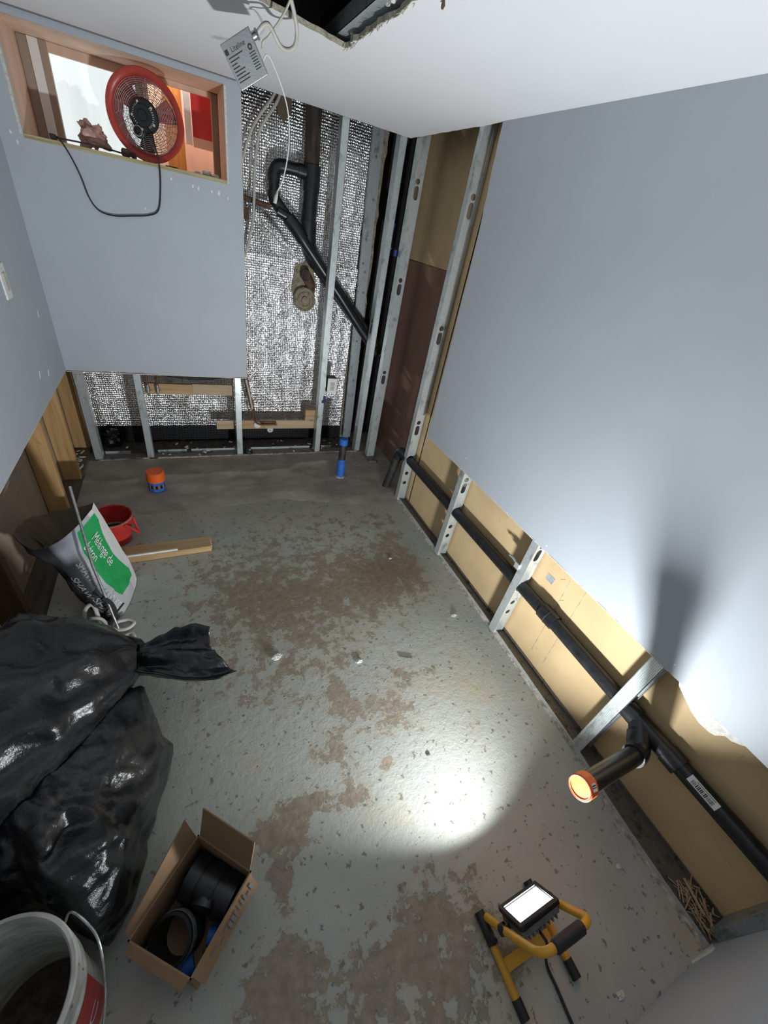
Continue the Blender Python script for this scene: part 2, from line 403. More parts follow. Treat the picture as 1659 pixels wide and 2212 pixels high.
# plenum above the ceiling: dark slabs added to keep world light out
dk = MB().bx(-1.0, 1.7, -.36, 3.16, 2.36, 2.42).bx(-1.0, 1.7, -.40, -.36, 2.05, 2.42).bx(-1.0, -.76, -.36, 3.16, 2.1, 2.36).build('plenum_light_cap', 'darkvoid'); struct(dk)
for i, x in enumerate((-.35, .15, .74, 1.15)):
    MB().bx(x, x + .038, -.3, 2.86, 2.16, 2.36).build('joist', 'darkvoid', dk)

# ---- back wall
cw = MB().bx(-1.0, -.60, 3.13, 3.30, -.01, 2.36).bx(.33, 1.275, 3.13, 3.30, -.01, 2.36).bx(-.60, .33, 3.13, 3.30, -.01, 1.60).bx(-.60, .33, 3.13, 3.30, 2.06, 2.36).build('wall_back', 'concwall'); struct(cw)
# painted drywall sheet with the window opening
WX0, WX1, WZ0, WZ1 = -.556, .288, 1.658, 2.022
cut = [(XD, ZB)]
bot = rough_line((XD, ZB), (XL - .012, ZB), 34, .0022, 11)
bot = [(x, z - (.006 if -.15 < x < .25 else 0)) for x, z in bot]
outer = bot + [(XL - .012, ZB), (XL - .012, ZC)] + rough_line((XD, ZC), (XD, ZB), 20, .0012, 12)
mtb = basis((0, YB + .0064, 0), (1, 0, 0), (0, 0, 1), (0, -1, 0))
wb = MB().plate(outer, [[(WX0, WZ0), (WX1, WZ0), (WX1, WZ1), (WX0, WZ1)]], .0127, mtb).build('drywall_sheet', 'paint', cw)
MB().bx(XD + .0003, XD + .0025, YB + .0012, YB + .012, ZB, ZC).bx(XL, XD, YB + .0015, YB + .012, ZB - .0085, ZB - .0045).build('gypsum_edge', 'gypsum', cw)
MB().bx(WX0 - .012, WX0 - .001, YB - .0012, YB + .002, WZ0, WZ1).bx(WX1 + .001, WX1 + .011, YB - .0012, YB + .002, WZ0 - .01, WZ1).bx(WX0, WX1, YB - .001, YB + .002, WZ0 - .006, WZ0 - .001).build('filler_bead', 'gypsum', cw)
k = MB()
for x, z, s in ((.02, 1.615, .006), (.12, 1.605, .006), (.145, 1.60, .005), (.245, 1.60, .007), (.21, 1.60, .005), (.29, 1.585, .004), (-.60, 1.655, .005), (-.585, 1.625, .005), (-.115, 1.47, .004)):
    k.prism([(x + s * cos(a) * random.uniform(.5, 1), z + 2 * s * sin(a) * random.uniform(.5, 1)) for a in [2 * pi * i / 7 for i in range(7)]], .0064, .0072, mtb)
k.build('filler_spots', 'white', cw)

# ---- left wall
wl = MB().plate([(YF - .02, ZB)] + rough_line((1.2, ZB), (YB, ZB), 40, .002, 21) + [(YB, ZB), (YB, ZC), (YF - .02, ZC)], [], .0127, basis((XL - .0064, 0, 0), (0, 1, 0), (0, 0, 1), (1, 0, 0))).build('wall_left', 'paint'); struct(wl)
MB().bx(XL - .0115, XL - .001, YF, YB, ZB - .004, ZB - .0005).build('gypsum_edge', 'gypsum', wl)
MB().bx(-.758, -.746, -.3, 3.12, 0, 2.1).build('rear_board', 'greybrown', wl)
MB().bx(-.744, -.655, -.3, 3.12, .0, .038).build('sole_plate', 'oldwood_y', wl, bevel=.002)
for i, y in enumerate((.35, .9, 1.40, 2.20, 2.575, 2.985)):
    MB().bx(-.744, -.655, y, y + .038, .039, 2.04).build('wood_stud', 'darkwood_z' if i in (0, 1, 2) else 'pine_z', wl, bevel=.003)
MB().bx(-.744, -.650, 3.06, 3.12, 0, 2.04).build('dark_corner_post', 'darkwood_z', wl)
k = MB()
for i in range(14):
    x = random.uniform(-.73, -.665); y = random.uniform(2.66, 2.95); a = random.uniform(0, 3); s = random.uniform(.01, .022)
    k.bx(-s, s, -.004, .004, .0, .004, Matrix.Translation((x, y, .040)) @ Matrix.Rotation(a, 4, 'Z') @ Matrix.Rotation(random.uniform(-.3, .3), 4, 'Y'))
k.build('plaster_crumbs', 'chip', wl)

# ---- right wall: painted sheet with rough left edge and cut bottom
low = rough_line((-.33, ZR), (.02, ZR), 6, .001, 31) + [(.02, ZR), (.05, ZR - .004)] + rough_line((.20, ZR), (1.907, ZR), 60, .0025, 32)
left = rough_line((1.907, ZR), (1.915, 1.55), 24, .003, 33) + rough_line((1.915, 1.55), (1.952, ZC), 14, .004, 34)
mtr = basis((XW + .0064, 0, 0), (0, 1, 0), (0, 0, 1), (1, 0, 0))
wr = MB().plate(low + left + [(1.952, ZC), (-.33, ZC)], [], .0127, mtr).build('wall_right', 'paint'); struct(wr)
MB().plate(rough_line((.0, ZR + .01), (.22, ZR + .01), 3, .0, 1) + [(.22, ZR + .01), (.205, .612), (.17, .592), (.14, .575), (.11, .566), (.08, .568), (.066, .575), (.052, .60), (.035, .603), (.02, .615)], [], .010, basis((XW + .0070, 0, 0), (0, 1, 0), (0, 0, 1), (1, 0, 0))).build('torn_gypsum', 'gypsum', wr)
MB().bx(XW + .001, XW + .0115, .25, 1.9, ZR - .0045, ZR - .001).build('gypsum_edge', 'gypsum', wr)
k = MB()
for y, z in ((1.51, .628), (1.10, .630), (1.83, .90), (1.62, .77), (1.50, .70), (.84, .65), (.25, .66)):
    s = random.uniform(.004, .010); a = random.uniform(0, 3)
    k.prism([(y + s * cos(q + a) * random.uniform(.3, 1), z + s * sin(q + a) * random.uniform(.3, 1)) for q in [2 * pi * i / 7 for i in range(7)]], -.0072, -.0062, mtr)
k.build('chipped_spots', 'white', wr)
# boards closing the stud bays from the other side
MB().bx(1.386, 1.398, -.31, 2.118, .0, 2.1).build('rear_board', 'tan', wr)
MB().bx(1.505, 1.517, 2.05, 3.18, 1.462, 2.3).build('rear_board', 'tan', wr)
MB().plate([(2.05, .0), (3.18, .0)] + rough_line((3.18, 1.458), (2.05, 1.462), 20, .003, 41), [], .012, basis((1.511, 0, 0), (0, 1, 0), (0, 0, 1), (1, 0, 0))).build('rear_board', 'redboard', wr)
MB().bx(1.386, 1.505, 2.05, 2.06, .0, 2.3).build('bay_end_board', 'tan', wr)
k = MB()
for dy in (.62, .70):
    k.tube([(1.3855, dy, .08), (1.3855, dy + .02, .62)], .0012, 4)
for i in range(26):
    y = random.uniform(-.2, 1.7); z = random.uniform(.05, .6); a = random.uniform(0, 3)
    L = random.uniform(.004, .03); k.tube([(1.3857, y, z), (1.3857, y + L * cos(a), z + L * sin(a))], .0008, 4)
k.build('scratches', 'residue', wr)
vd = MB().bx(1.55, 1.60, 2.0, 3.30, 0, 2.36).bx(1.275, 1.60, 3.24, 3.30, 0, 2.36).build('wall_void', 'darkvoid'); struct(vd)  # dark sheets standing in for the unlit gap beyond the corner studs

# ---- front wall (short return at the near right corner)
wf = MB().bx(.62, 1.42, YF - .0127, YF, .004, ZC).bx(.62, .635, YF - .09, YF - .0127, 0.004, ZC).build('wall_front', 'paint'); struct(wf)
MB().bx(1.30, 1.385, YF + .0005, YF + .030, .035, .62).build('corner_stud_flange', 'galvdull', wf)
MB().prism([(-.05, .0), (.04, .0), (.05, .012), (.02, .045), (-.005, .05), (-.03, .02)], 0, .004, basis((1.245, YF + .0045, .0), (1, 0, 0), (0, 0, 1), (0, -1, 0))).build('torn_corner_paper', 'chip', wf)

# ================================================================ BACK WALL CONTENT
# ---- foil insulation sheets
def foil_fn(x0, x1, z0, z1, y):
    def fn(u, v):
        x = x0 + (x1 - x0) * u; z = z0 + (z1 - z0) * v
        d = .010 * mn.fractal((x * 3.3, z * 2.1, y), 1.0, 2.0, 4)
        # slumped fold at upper left
        q = abs((z - 1.56) + .75 * (x - .47)); d += .02 * math.exp(-(q / .035) ** 2) * math.exp(-((x - .57) / .16) ** 2)
        return Vector((x, y - .004 - abs(d) * .8, z))
    return fn
o = MB().grid(foil_fn(.30, 1.165, 1.32, 2.16, 3.118), 70, 70).build('foil_insulation', 'foil', smooth=True, angle=180)
tag(o, 'upper sheet of silver bubble foil behind the black drain pipes', 'insulation', 'foil sheets')
o = MB().grid(foil_fn(.30, 1.172, .135, 1.335, 3.112), 70, 90).build('foil_insulation', 'foil', smooth=True, angle=180)
tag(o, 'tall lower sheet of silver bubble foil around the round cleanout', 'insulation', 'foil sheets')
o = MB().grid(foil_fn(-.73, .298, .14, .75, 3.114), 90, 50).build('foil_insulation', 'foil', smooth=True, angle=180)
tag(o, 'silver bubble foil showing below the cut painted wall', 'insulation', 'foil sheets')
# ---- black dimple membrane
mb = MB().bx(-.73, 1.19, 3.119, 3.124, .0, .165)
o = thing('dimple_membrane', 'black dimpled drainage membrane along the foot of the foil', 'membrane', (.2, 3.12, 0))
mb.build('sheet', 'membrane', o)
dm = MB()
for r_ in range(7):
    for c_ in range(92):
        x = -.72 + c_ * .0206 + (r_ % 2) * .0; z = .012 + r_ * .0205
        dm.lathe([(.0075, 0), (.006, .005), (.003, .0075), (0.0001, .008)], 6, basis((x, 3.1185, z), (1, 0, 0), (0, 0, 1), (0, -1, 0)))
dm.build('dimples', 'membrane', o, smooth=True, kind='stuff')
# ---- washers
for x, z, y, l in ((.58, 1.254, 3.098, 'white round insulation washer left of the round cleanout'), (1.105, 1.262, 3.098, 'white round insulation washer right of the slim stud'), (.575, .098, 3.108, 'white round washer on the black membrane under the lower board')):
    o = MB().lathe([(.0001, .004), (.006, .003), (.007, .005), (.02, .004), (.024, .0015), (.024, 0)], 20, basis((x, y, z), (1, 0, 0), (0, 0, 1), (0, -1, 0))).build('insulation_washer', 'white', smooth=True)
    tag(o, l, 'washer', 'insulation washers'); MB().lathe([(.0001, .0062), (.004, .006), (.005, .004)], 10, basis((x, y, z), (1, 0, 0), (0, 0, 1), (0, -1, 0))).build('screw_head', 'inkgrey', o)

# ---- steel studs
def stud(name, label, base, z0, z1, dx, dy, holes, mat='galv', w=.063, fl=.040, group=None, lean=0.0, pipe=None, ribs=True):
    """C stud: web spans along dx (w wide), flanges run along dy"""
    o = thing(name, label, 'stud', (base[0], base[1], z0), group)
    dx = Vector(dx); dy = Vector(dy); up = Vector((lean, 0, 1)); n = dx.cross(Vector((0, 0, 1)))
    b = Vector((base[0], base[1], 0)); h = z1 - z0
    mt = basis(b + Vector((lean * z0, 0, z0)), dx, up, n)
    hs = []
    for hz in holes:
        if hz < 0: hs.append(circ(w * .46, -hz - z0, .0135)); continue      # negative: a round hole only
        hs.append(circ(w * .46, hz - z0, .014)); hs.append(slot(w * .46, hz - z0 - .055, .0145, .034))
    if pipe: hs += [circ(w * .5, p - z0, .0305, 24) for p in pipe]
    MB().plate([(0, 0), (w, 0), (w, h), (0, h)], hs, .0014, mt).build('web', mat, o)
    for nm, px in (('front_flange', 0), ('back_flange', w)):
        p = b + dx * px; f = MB()
        q = [p + Vector((0, 0, z0)) + up * 0, p + dy * fl + Vector((0, 0, z0))]
        vs = []
        for zz in (z0, z1):
            for a in (0, fl):
                for tk in (0, .0014): vs.append(p + dy * a + dx * (tk if px == 0 else -tk) + Vector((lean * zz, 0, zz)))
        f.add(vs, [(0, 1, 3, 2), (4, 6, 7, 5), (0, 4, 5, 1), (2, 3, 7, 6), (0, 2, 6, 4), (1, 5, 7, 3)])
        # return lip
        lp = p + dy * fl; s = 1 if px == 0 else -1; vs = []
        for zz in (z0, z1):
            for a in (0, .008):
                for tk in (0, -.0014): vs.append(lp + dx * (a * s) + dy * tk + Vector((lean * zz, 0, zz)))
        f.add(vs, [(0, 1, 3, 2), (4, 6, 7, 5), (0, 4, 5, 1), (2, 3, 7, 6), (0, 2, 6, 4), (1, 5, 7, 3)])
        f.build(nm, mat, o)
    if ribs:
        r = MB()
        for px in (w * .80, w * .87, w * .94):
            p = b + dx * px - n * 0
            sgn = -1 if dy.dot(n) > 0 else 1
            r.tube([p + n * .0012 * sgn + Vector((lean * z0, 0, z0)), p + n * .0012 * sgn + Vector((lean * z1, 0, z1))], .0016, 6)
        r.build('stiffening_ribs', mat, o)
    return o
G1 = 'steel studs of the back wall'
YS = YB + .0135
stud('steel_stud', 'leftmost steel stud of the back wall beside the wooden studs', (-.575, YS), .012, 1.60, (0, 1, 0), (-1, 0, 0), [], 'galv', fl=.045, group=G1, ribs=False)
stud('steel_stud', 'second steel stud below the window wall, left of the shutoff valves', (-.272, YS), .012, 1.60, (0, 1, 0), (-1, 0, 0), [], 'galv', fl=.040, group=G1, ribs=False)
stud('steel_stud', 'short visible steel stud at the lower corner of the painted back wall', (.288, YS), .012, 1.60, (0, 1, 0), (1, 0, 0), [], 'galv', fl=.040, group=G1, ribs=False)
stud('steel_stud', 'full height steel stud standing in front of the foil and diagonal pipe', (.893, YS), .012, 2.15, (0, 1, 0), (1, 0, 0), [], 'galv', fl=.042, group=G1, ribs=False)
stud('steel_stud', 'dirty steel stud in the far corner where the two walls meet', (1.247, YS), .004, 2.15, (0, 1, 0), (1, 0, 0), [1.05], 'galv', fl=.044, group=G1, ribs=False)
# furring channel at the right edge of the foil
o = stud('furring_channel', 'wide grey furring channel with screw heads at the right edge of the foil', (1.205, 3.068), .04, 2.15, (1, 0, 0), (0, 1, 0), [], 'galvdull', w=.072, fl=.022, lean=-.026, ribs=False)
k = MB()
for z in (.55, .86, 1.2, 1.33, 1.52, 1.74, 1.95, 1.38):
    k.lathe([(.0001, .004), (.007, .003), (.008, 0)], 10, basis((1.205 + .036 - .026 * z + random.uniform(-.014, .014), 3.067, z), (1, 0, 0), (0, 0, 1), (0, -1, 0)))
k.build('screw_heads', 'galvdark', o, kind='stuff')
o = MB().plate([(1.232, .0)] + rough_line((1.268, 0), (1.262, 2.15), 40, .008, 77) + [(1.262, 2.15), (1.228, 2.15)], [], .03, basis((0, 3.108, 0), (1, 0, 0), (0, 0, 1), (0, -1, 0))).build('mortar_band', 'concwall', cw)
# blue clips
tag(MB().tube(smooth_path([(1.312, 2.905, 1.64), (1.300, 2.90, 1.60), (1.300, 2.90, 1.54), (1.31, 2.905, 1.50)]), .011, 8).build('blue_strap', 'darkblue', smooth=True), 'dark blue strap in the black gap by the corner stud', 'strap')
tag(MB().tube(smooth_path([(1.30, 2.80, 1.505), (1.30, 2.80, 1.47)], 3), .014, 8).build('blue_wire_nut', 'darkblue', smooth=True), 'small dark blue blob between the two corner studs', 'connector')

# ---- floor track of the back wall
o = thing('floor_track', 'rusty pale floor track along the foot of the back wall', 'track', (.3, YB, 0))
k = MB()
for a, b_ in ((-.60, -.42), (-.38, -.30), (-.25, .095), (.10, .555), (.56, 1.26)):
    MB().bx(a, b_, YB - .004, YB + .012, .002, .018 + random.uniform(-.004, .004)).build('front_lip', 'residue', o, bevel=.002)
k = MB()
for a, b_ in ((-.57, -.42), (-.25, -.06), (-.03, .30), (.36, .87), (.97, 1.06)): MB().bx(a, b_, YB + .092, YB + .095, .002, .028).build('rear_lip', 'galv', o)
MB().bx(-.60, 1.26, YB + .012, YB + .092, .001, .005).build('channel_base', 'galvdark', o)
o = MB().grid(lambda u, v: Vector((-.64 + 1.92 * u, YB + .095 + .17 * v, .008 + .010 * mn.fractal((u * 60, v * 6, 1), 1, 2, 3))), 90, 8).build('cavity_dirt', 'dirt', fl, smooth=True)
k = MB()
for i in range(40):
    x = random.uniform(-.5, 1.2); y = random.uniform(YB + .02, YB + .22); s = random.uniform(.004, .014)
    k.bx(-s, s, -s * .5, s * .5, 0, .004, Matrix.Translation((x, y, .016)) @ Matrix.Rotation(random.uniform(0, 3), 4, 'Z') @ Matrix.Rotation(random.uniform(-.4, .4), 4, 'X'))
k.build('plaster_crumbs', 'chip', fl, kind='stuff')

# ---- blocking boards between the studs
yb0, yb1 = 2.945, 2.965
def board(name, label, x0, x1, z0, z1, mat, y=(yb0, yb1), cat='board'):
    return tag(MB().bx(x0, x1, y[0], y[1], z0, z1).build(name, mat, bevel=.0015), label, cat, 'wooden blocking boards')
board('blocking_board', 'pine blocking board behind the two shutoff valves', -.268, .02, .445, .517, 'pine_x')
board('blocking_board', 'pale plywood blocking board right of the shutoff valves', .0215, .284, .447, .522, 'paleply_x')
board('blocking_board', 'short pale board end left of the copper pipes near the floor', .157, .283, .186, .252, 'paleply_x')
board('blocking_board', 'pine board behind the bent copper pipes', .325, .50, .186, .254, 'pine_x')
board('blocking_board', 'long low pale board between the copper pipes and the slim stud', .5015, .912, .186, .254, 'paleply_x')
board('blocking_block', 'small square pine block on the low board beside the slim stud', .815, .905, .2555, .345, 'pine_x', (2.935, 2.97))

# ---- shutoff valves
for x, l in ((-.245, 'left chrome shutoff valve hanging under the cut wall'), (-.19, 'right chrome shutoff valve hanging under the cut wall')):
    o = thing('shutoff_valve', l, 'valve', (x, 2.915, .46), 'shutoff valves')
    MB().tube([(x, 2.94, .60), (x, 2.925, .545), (x, 2.915, .515)], .0065, 10).build('supply_tube', 'copper', o, smooth=True)
    vb_ = MB().tube([(x, 2.915, .52), (x, 2.915, .47)], .009, 12).lathe([(.0001, .0), (.011, 0), (.011, .012), (.0001, .012)], 8, frame((x, 2.915, .495), (0, 0, 1))).build('valve_body', 'chrome', o, smooth=True)
    MB().tube([(x, 2.915, .488), (x + .02, 2.905, .483)], .004, 8).bx(x + .017, x + .021, 2.893, 2.917, .476, .490).build('handle', 'chrome', vb_)
    MB().tube([(x, 2.915, .47), (x, 2.914, .452)], .0075, 10).build('outlet_nut', 'chrome', vb_)
o = tag(MB().tube(smooth_path([(-.23, 2.93, .60), (-.05, 2.93, .575), (.12, 2.93, .57), (.27, 2.94, .60)]), .012, 8).build('grey_hose', 'absdusty', smooth=True), 'dark hose sagging just under the cut edge of the wall', 'hose')

# ---- copper pipes bent at the corner stud
o = thing('copper_pipes', 'pair of bent copper pipe stubs resting on the low board', 'pipe', (.41, 2.93, .2))
MB().tube(smooth_path([(.352, 2.935, .64), (.385, 2.93, .46), (.410, 2.928, .34), (.424, 2.925, .265), (.455, 2.92, .236), (.50, 2.918, .232), (.592, 2.918, .232)]), .0065, 10).build('pipe', 'copper', o, smooth=True)
MB().tube(smooth_path([(.37, 2.945, .64), (.40, 2.938, .46), (.425, 2.935, .34), (.44, 2.934, .275), (.47, 2.932, .250), (.51, 2.930, .247), (.588, 2.930, .247)]), .0065, 10).build('pipe', 'copper', o, smooth=True)
MB().tube([(.368, 2.918, .575), (.392, 2.915, .46), (.408, 2.915, .36)], .007, 8).build('pipe_sleeve', 'offwhite', o, smooth=True)
MB().lathe([(.0001, .004), (.02, .003), (.026, 0)], 16, basis((.447, 2.935, .222), (1, 0, 0), (0, 0, 1), (0, -1, 0))).build('escutcheon', 'white', o, smooth=True)
# black cap in the track
o = thing('drain_plug', 'small black drain plug with a white tag in the floor track', 'plug', (.37, 2.885, 0))
MB().lathe([(.0001, .05), (.018, .048), (.03, .036), (.033, .02), (.033, .006)], 20, frame((.37, 2.885, 0), (0, 0, 1))).bx(.355, .385, 2.87, 2.90, .045, .058).build('cap', 'black', o, smooth=True)
MB().bx(.372, .386, 2.862, 2.876, .047, .0495, ).build('paper_tag', 'white', o)
# crumpled black film at left bay
def crump(c, r, seed, amp=.5, sq=(1, 1, 1)):
    def fn(u, v):
        th = 2 * pi * u; ph = pi * v
        d = Vector((sin(ph) * cos(th), sin(ph) * sin(th), cos(ph)))
        f = 1 + amp * mn.fractal(d * 1.7 + Vector((seed, 0, 0)), .9, 2.1, 4)
        return Vector((c[0] + d.x * r * f * sq[0], c[1] + d.y * r * f * sq[1], c[2] + d.z * r * f * sq[2]))
    return MB().grid(fn, 28, 18)
tag(crump((-.53, 3.05, .075), .055, 3, .6, (1, .5, 1.15)).build('black_film', 'liner', smooth=True, angle=25), 'crumpled black plastic film in the left bay beside the first steel stud', 'plastic film')

# ---- outlet on the slim stud
o = thing('power_outlet', 'white duplex power outlet on the full height steel stud', 'outlet', (.985, YS - .01, .51))
cp_ = MB().bx(.945, 1.018, YS - .018, YS - .012, .518, .634).build('cover_plate', 'white', o, bevel=.002)
MB().bx(.964, .999, YS - .0195, YS - .0178, .543, .609).build('face_insert', 'offwhite', cp_)
k = MB()
for z in (.560, .594):
    k.bx(.974, .9765, YS - .0203, YS - .0194, z, z + .009).bx(.986, .9885, YS - .0203, YS - .0194, z, z + .009).lathe([(.0001, .0203), (.0025, .0203)], 8, basis((.981, YS, z - .006), (1, 0, 0), (0, 0, 1), (0, -1, 0)))
k.build('socket_slots', 'ink', cp_)
MB().bx(.950, 1.01, YS - .012, YS + .04, .522, .640).build('wall_box', 'black', o)
tag(MB().bx(.925, .942, YS - .006, YS - .0008, .455, .492).bx(.915, .946, YS - .007, YS - .0008, .437, .458).build('blue_tape_scrap', 'darkblue', bevel=.002), 'scrap of dark blue tape on the stud under the outlet', 'tape')

# ---- drain pipes over the foil
PY = 3.03
o = thing('drain_stack', 'black plastic drain stack with a diagonal branch over the foil', 'drain pipe', (.78, PY, 1.0))
MB().tube([(.775, PY, 2.20), (.782, PY, 1.815)], .044, 20).build('iron_stack', 'iron', o, smooth=True)
MB().tube([(.784, PY, 1.83), (.784, PY, 1.70)], .052, 20).tube([(.784, PY, 1.785), (.70, PY, 1.788)], .036, 16).build('tee_fitting', 'abs', o, smooth=True)
MB().lathe([(.049, 0), (.0505, .001), (.0505, .014), (.049, .015)], 24, frame((.783, PY, 1.700), (0, 0, 1))).build('hose_clamp', 'galv', o, smooth=True)
MB().tube([(.783, PY, 1.70), (.780, PY, 1.54)], .046, 20).build('stack_pipe', 'abs', o, smooth=True)
MB().tube([(.780, PY, 1.56), (.780, PY, 1.50), (.786, PY, 1.44)], .051, 20).build('coupling', 'abs', o, smooth=True)
MB().tube(smooth_path([(.783, PY, 1.47), (.79, PY, 1.42), (.815, PY, 1.375), (.85, PY + .01, 1.34)], 5), .049, 20).build('elbow_fitting', 'abs', o, smooth=True)
MB().tube([(.85, PY + .01, 1.34), (1.40, PY - .02, .80)], .045, 20).build('diagonal_pipe', 'absdusty', o, smooth=True)
MB().tube([(.71, PY, 1.788), (.61, PY, 1.788)], .031, 16).build('cross_arm', 'abs', o, smooth=True)
MB().tube(smooth_path([(.63, PY, 1.788), (.59, PY, 1.783), (.568, PY, 1.755), (.563, PY, 1.71)], 5), .036, 16).build('elbow_fitting', 'abs', o, smooth=True)
MB().tube([(.563, PY, 1.72), (.565, PY, 1.66)], .031, 16).build('drop_arm', 'abs', o, smooth=True)
MB().tube(smooth_path([(.563, PY, 1.67), (.567, PY, 1.635), (.59, PY, 1.605), (.63, PY - .01, 1.565)], 5), .036, 16).build('elbow_fitting', 'abs', o, smooth=True)
MB().tube([(.62, PY - .01, 1.575), (.70, PY - .035, 1.50)], .033, 16).build('branch_pipe', 'abs', o, smooth=True)
MB().tube([(.58, PY - .03, 1.575), (.645, PY - .03, 1.555)], .027, 14).build('side_inlet', 'abs', o, smooth=True)
MB().tube([(.645, PY - .03, 1.552), (.685, PY - .04, 1.515), (.74, PY - .045, 1.455)], .040, 18).build('wye_fitting', 'abs', o, smooth=True)
MB().tube([(.70, PY - .045, 1.495), (1.00, PY - .055, 1.185), (1.36, PY - .06, .80)], .032, 18).build('front_diagonal_pipe', 'abs', o, smooth=True)
tag(MB().tube(smooth_path([(.32, 3.06, 1.612), (.45, 3.05, 1.60), (.545, 3.03, 1.588)], 4), .014, 12).build('rusty_pipe', 'rust', smooth=True), 'thin rusty iron pipe running from the painted wall to the black fitting', 'pipe')
tag(MB().bx(.34, .425, 3.045, 3.085, 1.50, 1.56).build('wood_scrap', 'rust', bevel=.004), 'small brown wood block under the rusty pipe beside the painted wall', 'block')
tag(MB().prism([(.575, 2.08), (.665, 2.10), (.66, 2.02), (.625, 1.985), (.59, 2.01)], 0, .03, basis((0, 3.10, 0), (1, 0, 0), (0, 0, 1), (0, -1, 0))).build('wood_scrap', 'bagback'), 'brown wedge of wood at the ceiling where the cables enter', 'block')
# white cables
cb = 'white cables in the open wall'
tag(MB().tube(smooth_path([(.60, 3.07, 2.16), (.560, 3.06, 2.07), (.49, 3.05, 1.98), (.44, 3.05, 1.90), (.40, 3.05, 1.79), (.37, 3.05, 1.68)]), .0075, 8).build('white_cable', 'offwhite', smooth=True), 'white cable arching from the ceiling behind the painted wall edge', 'cable', cb)
tag(MB().tube(smooth_path([(.62, 3.07, 2.16), (.585, 3.06, 2.06), (.52, 3.04, 1.97), (.482, 3.035, 1.90), (.456, 3.02, 1.75), (.448, 3.01, 1.60), (.44, 3.02, 1.49), (.405, 3.05, 1.34), (.372, 3.06, 1.24)]), .0080, 8).build('white_cable', 'offwhite', smooth=True), 'white cable arching from the ceiling and hanging past the rusty pipe', 'cable', cb)
# cleanout
o = thing('iron_cleanout', 'dusty round iron cleanout with ring cover on the foil', 'cleanout', (.79, 3.08, 1.1))
mc = basis((.792, 3.10, 1.105), (1, 0, 0), (0, 0, 1), (0, -1, 0))
MB().lathe([(.074, -.02), (.076, .03), (.070, .036), (.062, .034), (.060, .028), (.050, .028), (.048, .036), (.040, .036), (.038, .030), (.022, .030), (.020, .044), (.0001, .046)], 36, mc).build('ring_cover', 'castdust', o, smooth=True, angle=30)
MB().tube(smooth_path([(.82, 3.105, 1.16), (.835, 3.105, 1.19), (.815, 3.105, 1.23), (.785, 3.105, 1.27)], 5), .036, 16).build('iron_neck', 'rust', o, smooth=True)
MB().tube([(.79, 3.07, 1.255), (.785, 3.04, 1.262)], .033, 14, rs=[.034, .030]).build('rusted_mouth', 'iron', o, smooth=True)
MB().plate(rough_line((.70, 1.14), (.80, 1.10), 5, .008, 51) + rough_line((.86, 1.10), (.89, 1.22), 8, .012, 52) + rough_line((.87, 1.24), (.84, 1.33), 6, .01, 53) + rough_line((.83, 1.335), (.71, 1.31), 7, .012, 54), [], .01, basis((0, 3.105, 0), (1, 0, 0), (0, 0, 1), (0, -1, 0))).build('mortar_patch', 'castdust', o)

# ================================================================ WINDOW
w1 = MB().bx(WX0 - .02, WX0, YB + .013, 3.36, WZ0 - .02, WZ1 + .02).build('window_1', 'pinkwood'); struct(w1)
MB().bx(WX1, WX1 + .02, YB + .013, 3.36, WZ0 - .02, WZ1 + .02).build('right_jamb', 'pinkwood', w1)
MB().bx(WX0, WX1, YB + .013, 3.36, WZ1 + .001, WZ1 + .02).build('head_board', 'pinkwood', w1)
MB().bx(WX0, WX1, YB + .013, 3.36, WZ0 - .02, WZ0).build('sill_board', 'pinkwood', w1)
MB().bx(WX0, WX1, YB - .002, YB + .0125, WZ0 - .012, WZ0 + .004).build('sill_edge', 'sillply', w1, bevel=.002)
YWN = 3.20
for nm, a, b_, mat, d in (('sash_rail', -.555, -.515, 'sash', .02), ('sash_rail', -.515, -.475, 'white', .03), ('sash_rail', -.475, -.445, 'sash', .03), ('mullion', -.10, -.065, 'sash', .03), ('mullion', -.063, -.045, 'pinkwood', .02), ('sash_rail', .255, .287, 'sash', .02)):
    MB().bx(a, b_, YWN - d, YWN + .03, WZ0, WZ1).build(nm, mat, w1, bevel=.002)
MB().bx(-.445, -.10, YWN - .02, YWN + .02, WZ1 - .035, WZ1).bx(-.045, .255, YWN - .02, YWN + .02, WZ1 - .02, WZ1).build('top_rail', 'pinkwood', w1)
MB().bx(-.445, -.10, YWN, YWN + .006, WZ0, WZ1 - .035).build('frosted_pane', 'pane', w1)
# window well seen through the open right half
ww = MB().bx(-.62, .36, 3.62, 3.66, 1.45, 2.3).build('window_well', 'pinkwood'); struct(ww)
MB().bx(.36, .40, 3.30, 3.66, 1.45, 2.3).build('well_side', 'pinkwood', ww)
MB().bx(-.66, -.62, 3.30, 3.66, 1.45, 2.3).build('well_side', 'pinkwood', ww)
MB().bx(-.66, .40, 3.30, 3.66, 1.41, 1.46).build('well_bottom', 'castdust', ww)
MB().bx(.165, .34, 3.40, 3.425, 1.84, 2.25).build('red_panel', 'red', ww)
MB().bx(.125, .160, 3.39, 3.42, 1.80, 2.25).build('white_post', 'white', ww)
MB().bx(.165, .36, 3.39, 3.43, 1.795, 1.838).build('cross_rail', 'pinkwood', ww)
MB().bx(.02, .12, 3.50, 3.52, 1.46, 2.2).build('orange_plank', wood('orange_plank', (.45, .16, .03), (.62, .26, .06)), ww)
ld = bpy.data.lights.new('well_daylight', 'AREA'); ld.shape = 'RECTANGLE'; ld.size = .9; ld.size_y = .3; ld.energy = WELL_W; ld.color = (1, .93, .90)
lo = bpy.data.objects.new('well_daylight', ld); COL.objects.link(lo); lo.location = (-.1, 3.46, 2.42)

